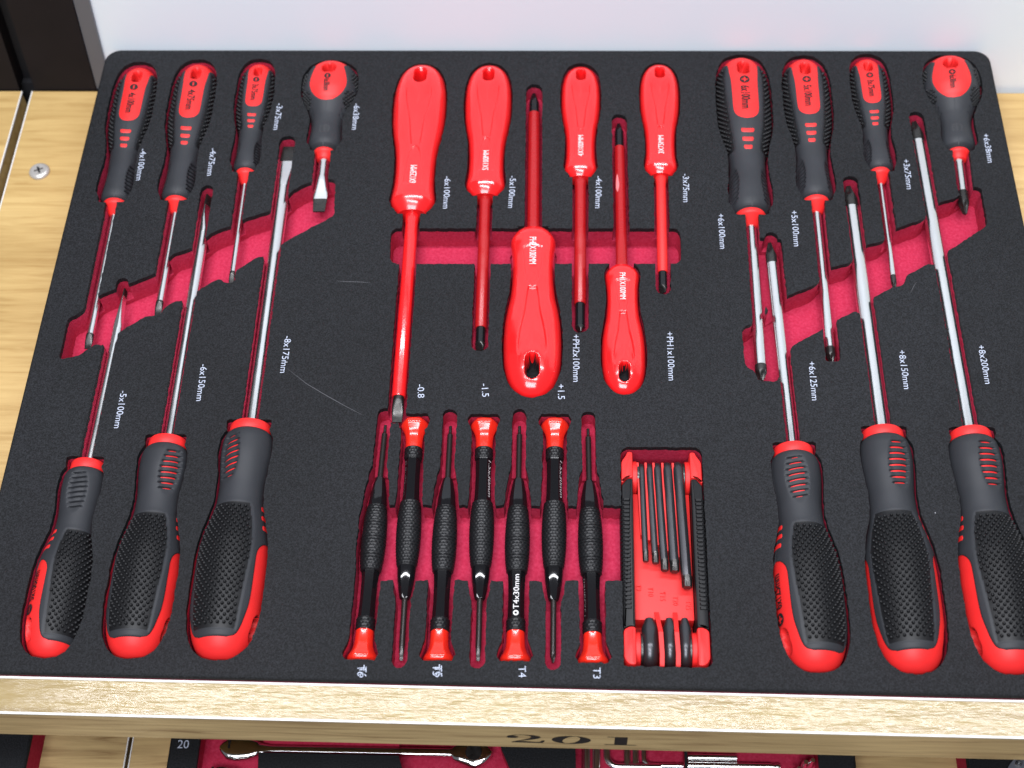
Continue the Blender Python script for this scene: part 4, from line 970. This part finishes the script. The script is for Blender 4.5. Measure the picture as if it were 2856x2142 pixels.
def wrench(cx0, cx1, y, z, hw, label):
    """combination wrench along x: rounded head, waist, shank, ring head"""
    root = thing('combination_wrench', (cx0, y, z), 0, label, 'wrench', 'wrenches in the lower tray')
    L = cx1 - cx0
    xs = np.concatenate([np.linspace(0, 26, 22), np.linspace(29, L - 24, 8), np.linspace(L - 21, L, 20)])
    def half(x):
        if x < 26: return max(hw * math.sqrt(max(0, 1 - ((x - 9) / 9.2) ** 2)) if x < 9 else 0, float(np.interp(x, [0, 3, 9, 15, 22, 29], [0, 5.5, hw, hw * .9, hw * .5, hw * .36])) if x >= 3 else 0) or .6
        if x > L - 21: u = L - x; return max(.6, float(np.interp(u, [0, 1, 4, 9, 14, 21, 24], [.6, 3, 6, 7.6, 6, 3.8, hw * .36])))
        return hw * .36
    V = []; n = 14
    for x in xs:
        h_ = half(x); th_ = 3.2 if (x < 20 or x > L - 18) else 2.5
        for m in range(n):
            a = 2 * math.pi * m / n; c, s_ = math.cos(a), math.sin(a); e = .55
            V.append((x, h_ * math.copysign(abs(c) ** e, c), 3.3 + th_ * math.copysign(abs(s_) ** e, s_)))
    F = grid_faces(len(xs), n, wrap=True, flip=True).tolist(); F.append(list(range(n))); F.append(list(range((len(xs) - 1) * n, len(xs) * n))[::-1])
    obj('body', V, F, M['chrome_bright'], root, sharp=45)
    V, F = lathe([(0, 4.4), (.35, 4.2)], 0, 12); V = np.stack([V[:, 0] + L - 9.5, V[:, 2], V[:, 1] + 6.45], -1); obj('ring_opening', V, F, M['dark_steel'], root, smooth=False)
    V = [(4.2, -.5, 6.62), (5.4, -.5, 6.62), (5.4, 6.0, 6.62), (4.2, 6.0, 6.62)]; obj('jaw_gap', V, [[0, 1, 2, 3]], M['dark_steel'], root, smooth=False)
wrench(-164.5, -21.5, 8.9, ZT2 - 11.8, 6.2, 'chrome combination wrench lying highest in the lower tray, below the 2 of 201')
wrench(-171.5, -24, -7.5, ZT2 - 11.8, 6.8, 'second chrome combination wrench, nearer the shelf edge in the lower tray')
def hex_key(x, y, arm, r, bend, z, label, mir=1):
    root = thing('hex_key', (x, y, z), 0, label, 'hex key', 'chrome hex keys in the lower tray')
    path = [(0, 55, r), (0, arm + bend, r)] + [(bend - bend * math.cos(a), arm + bend - bend * math.sin(a), r) for a in np.linspace(0, math.pi / 2, 9)][1:] + [(bend + 22, arm, r)]
    P = np.array(path); V = []; n = 6 * 3
    T = np.gradient(P, axis=0); T /= np.linalg.norm(T, axis=1)[:, None]
    for i in range(len(P)):
        b = np.array([0, 0, 1.0]); a = np.cross(b, T[i])
        for m in range(n):
            q = 2 * math.pi * m / n; rr = r * (1 - .06 * (1 + math.cos(6 * q)))
            V.append(P[i] + a * rr * math.cos(q) + b * rr * math.sin(q))
    F = grid_faces(len(P), n, wrap=True).tolist(); F.append(list(range(n))[::-1]); F.append(list(range((len(P) - 1) * n, len(P) * n)))
    obj('bent_rod', np.array(V), F, M['chrome'], root, sharp=45)
zk = ZT2 - 11.9
HK = 'bent chrome hex key in the lower tray, '
for x, y, r, b, lb in ((27.5, -12, 2.4, 6, 'outermost of the thicker nest'), (33.0, -3, 2.2, 6, 'middle one of the thicker nest'), (38.5, 4.0, 2.0, 6, 'innermost of the thicker nest'), (49.0, -6, 1.9, 5, 'outermost of the thinner nest'), (53.5, 0.5, 1.7, 5, 'middle one of the thinner nest'), (58, 5, 1.5, 4, 'innermost of the thinner nest')):
    hex_key(x, y, 0, r, b, zk, HK + lb)
def rod(x0, x1, y, r, label, ball):
    root = thing('hex_rod', (x0, y, zk), 0, label, 'hex key', 'straight chrome rods in the lower tray')
    L = x1 - x0; pr = [(0, r), (L - 4.5, r)] + ([(L - 4.3, r * .72), (L - 3.4, r * .72), (L - 2.8, r * .95), (L - 1.2, r * 1.0), (L - .3, r * .8), (L, r * .3)] if ball else [(L, r * .96)])
    V, F = lathe(pr, 0, 24); V = np.stack([V[:, 1], -V[:, 0], V[:, 2] + r], -1); obj('bar', V, F, M['chrome'], root, sharp=40)
rod(80.8, 106.0, 9.7, 1.9, 'shortest straight chrome rod in the lower tray', False)
rod(80.8, 128.5, 5.4, 1.9, 'straight chrome rod with a ball end in the lower tray', True)
rod(80.8, 112.0, 1.0, 1.9, 'straight chrome rod lying nearest the shelf edge in the lower tray', False)
for k, (x, y) in enumerate(((136.5, 2), (140.2, 5.5), (143.8, 6.5))):
    t = thing('socket_bit', (x, y, zk), 0, 'small upright chrome bit standing in the lower tray', 'bit', 'small chrome bits in the lower tray')
    V, F = lathe([(0, 1.7), (9, 1.7), (9.6, 1.2), (11.5, 1.1)], 0, 12); obj('bit', np.stack([V[:, 0], -V[:, 2], V[:, 1]], -1), F, M['chrome'], t, sharp=40)
t = thing('grey_disc', (262, -9.0, ZT2 + .05), 0, 'thin grey metal disc with a shiny rivet on the lower tray', 'disc')
V, F = prism([(24 * math.cos(a), 24 * math.sin(a)) for a in np.linspace(0, 2 * math.pi, 60, endpoint=False)], 0, 1.2); obj('plate', V, F, M['grey_trim'], t, sharp=40)
V, F = lathe([(0, 1.8), (1.2, 1.6), (1.9, .8)], 0, 16); obj('rivet', np.stack([V[:, 0] - 14.5, V[:, 2] + 15, V[:, 1] + 1.2], -1), F, M['chrome_bright'], t)
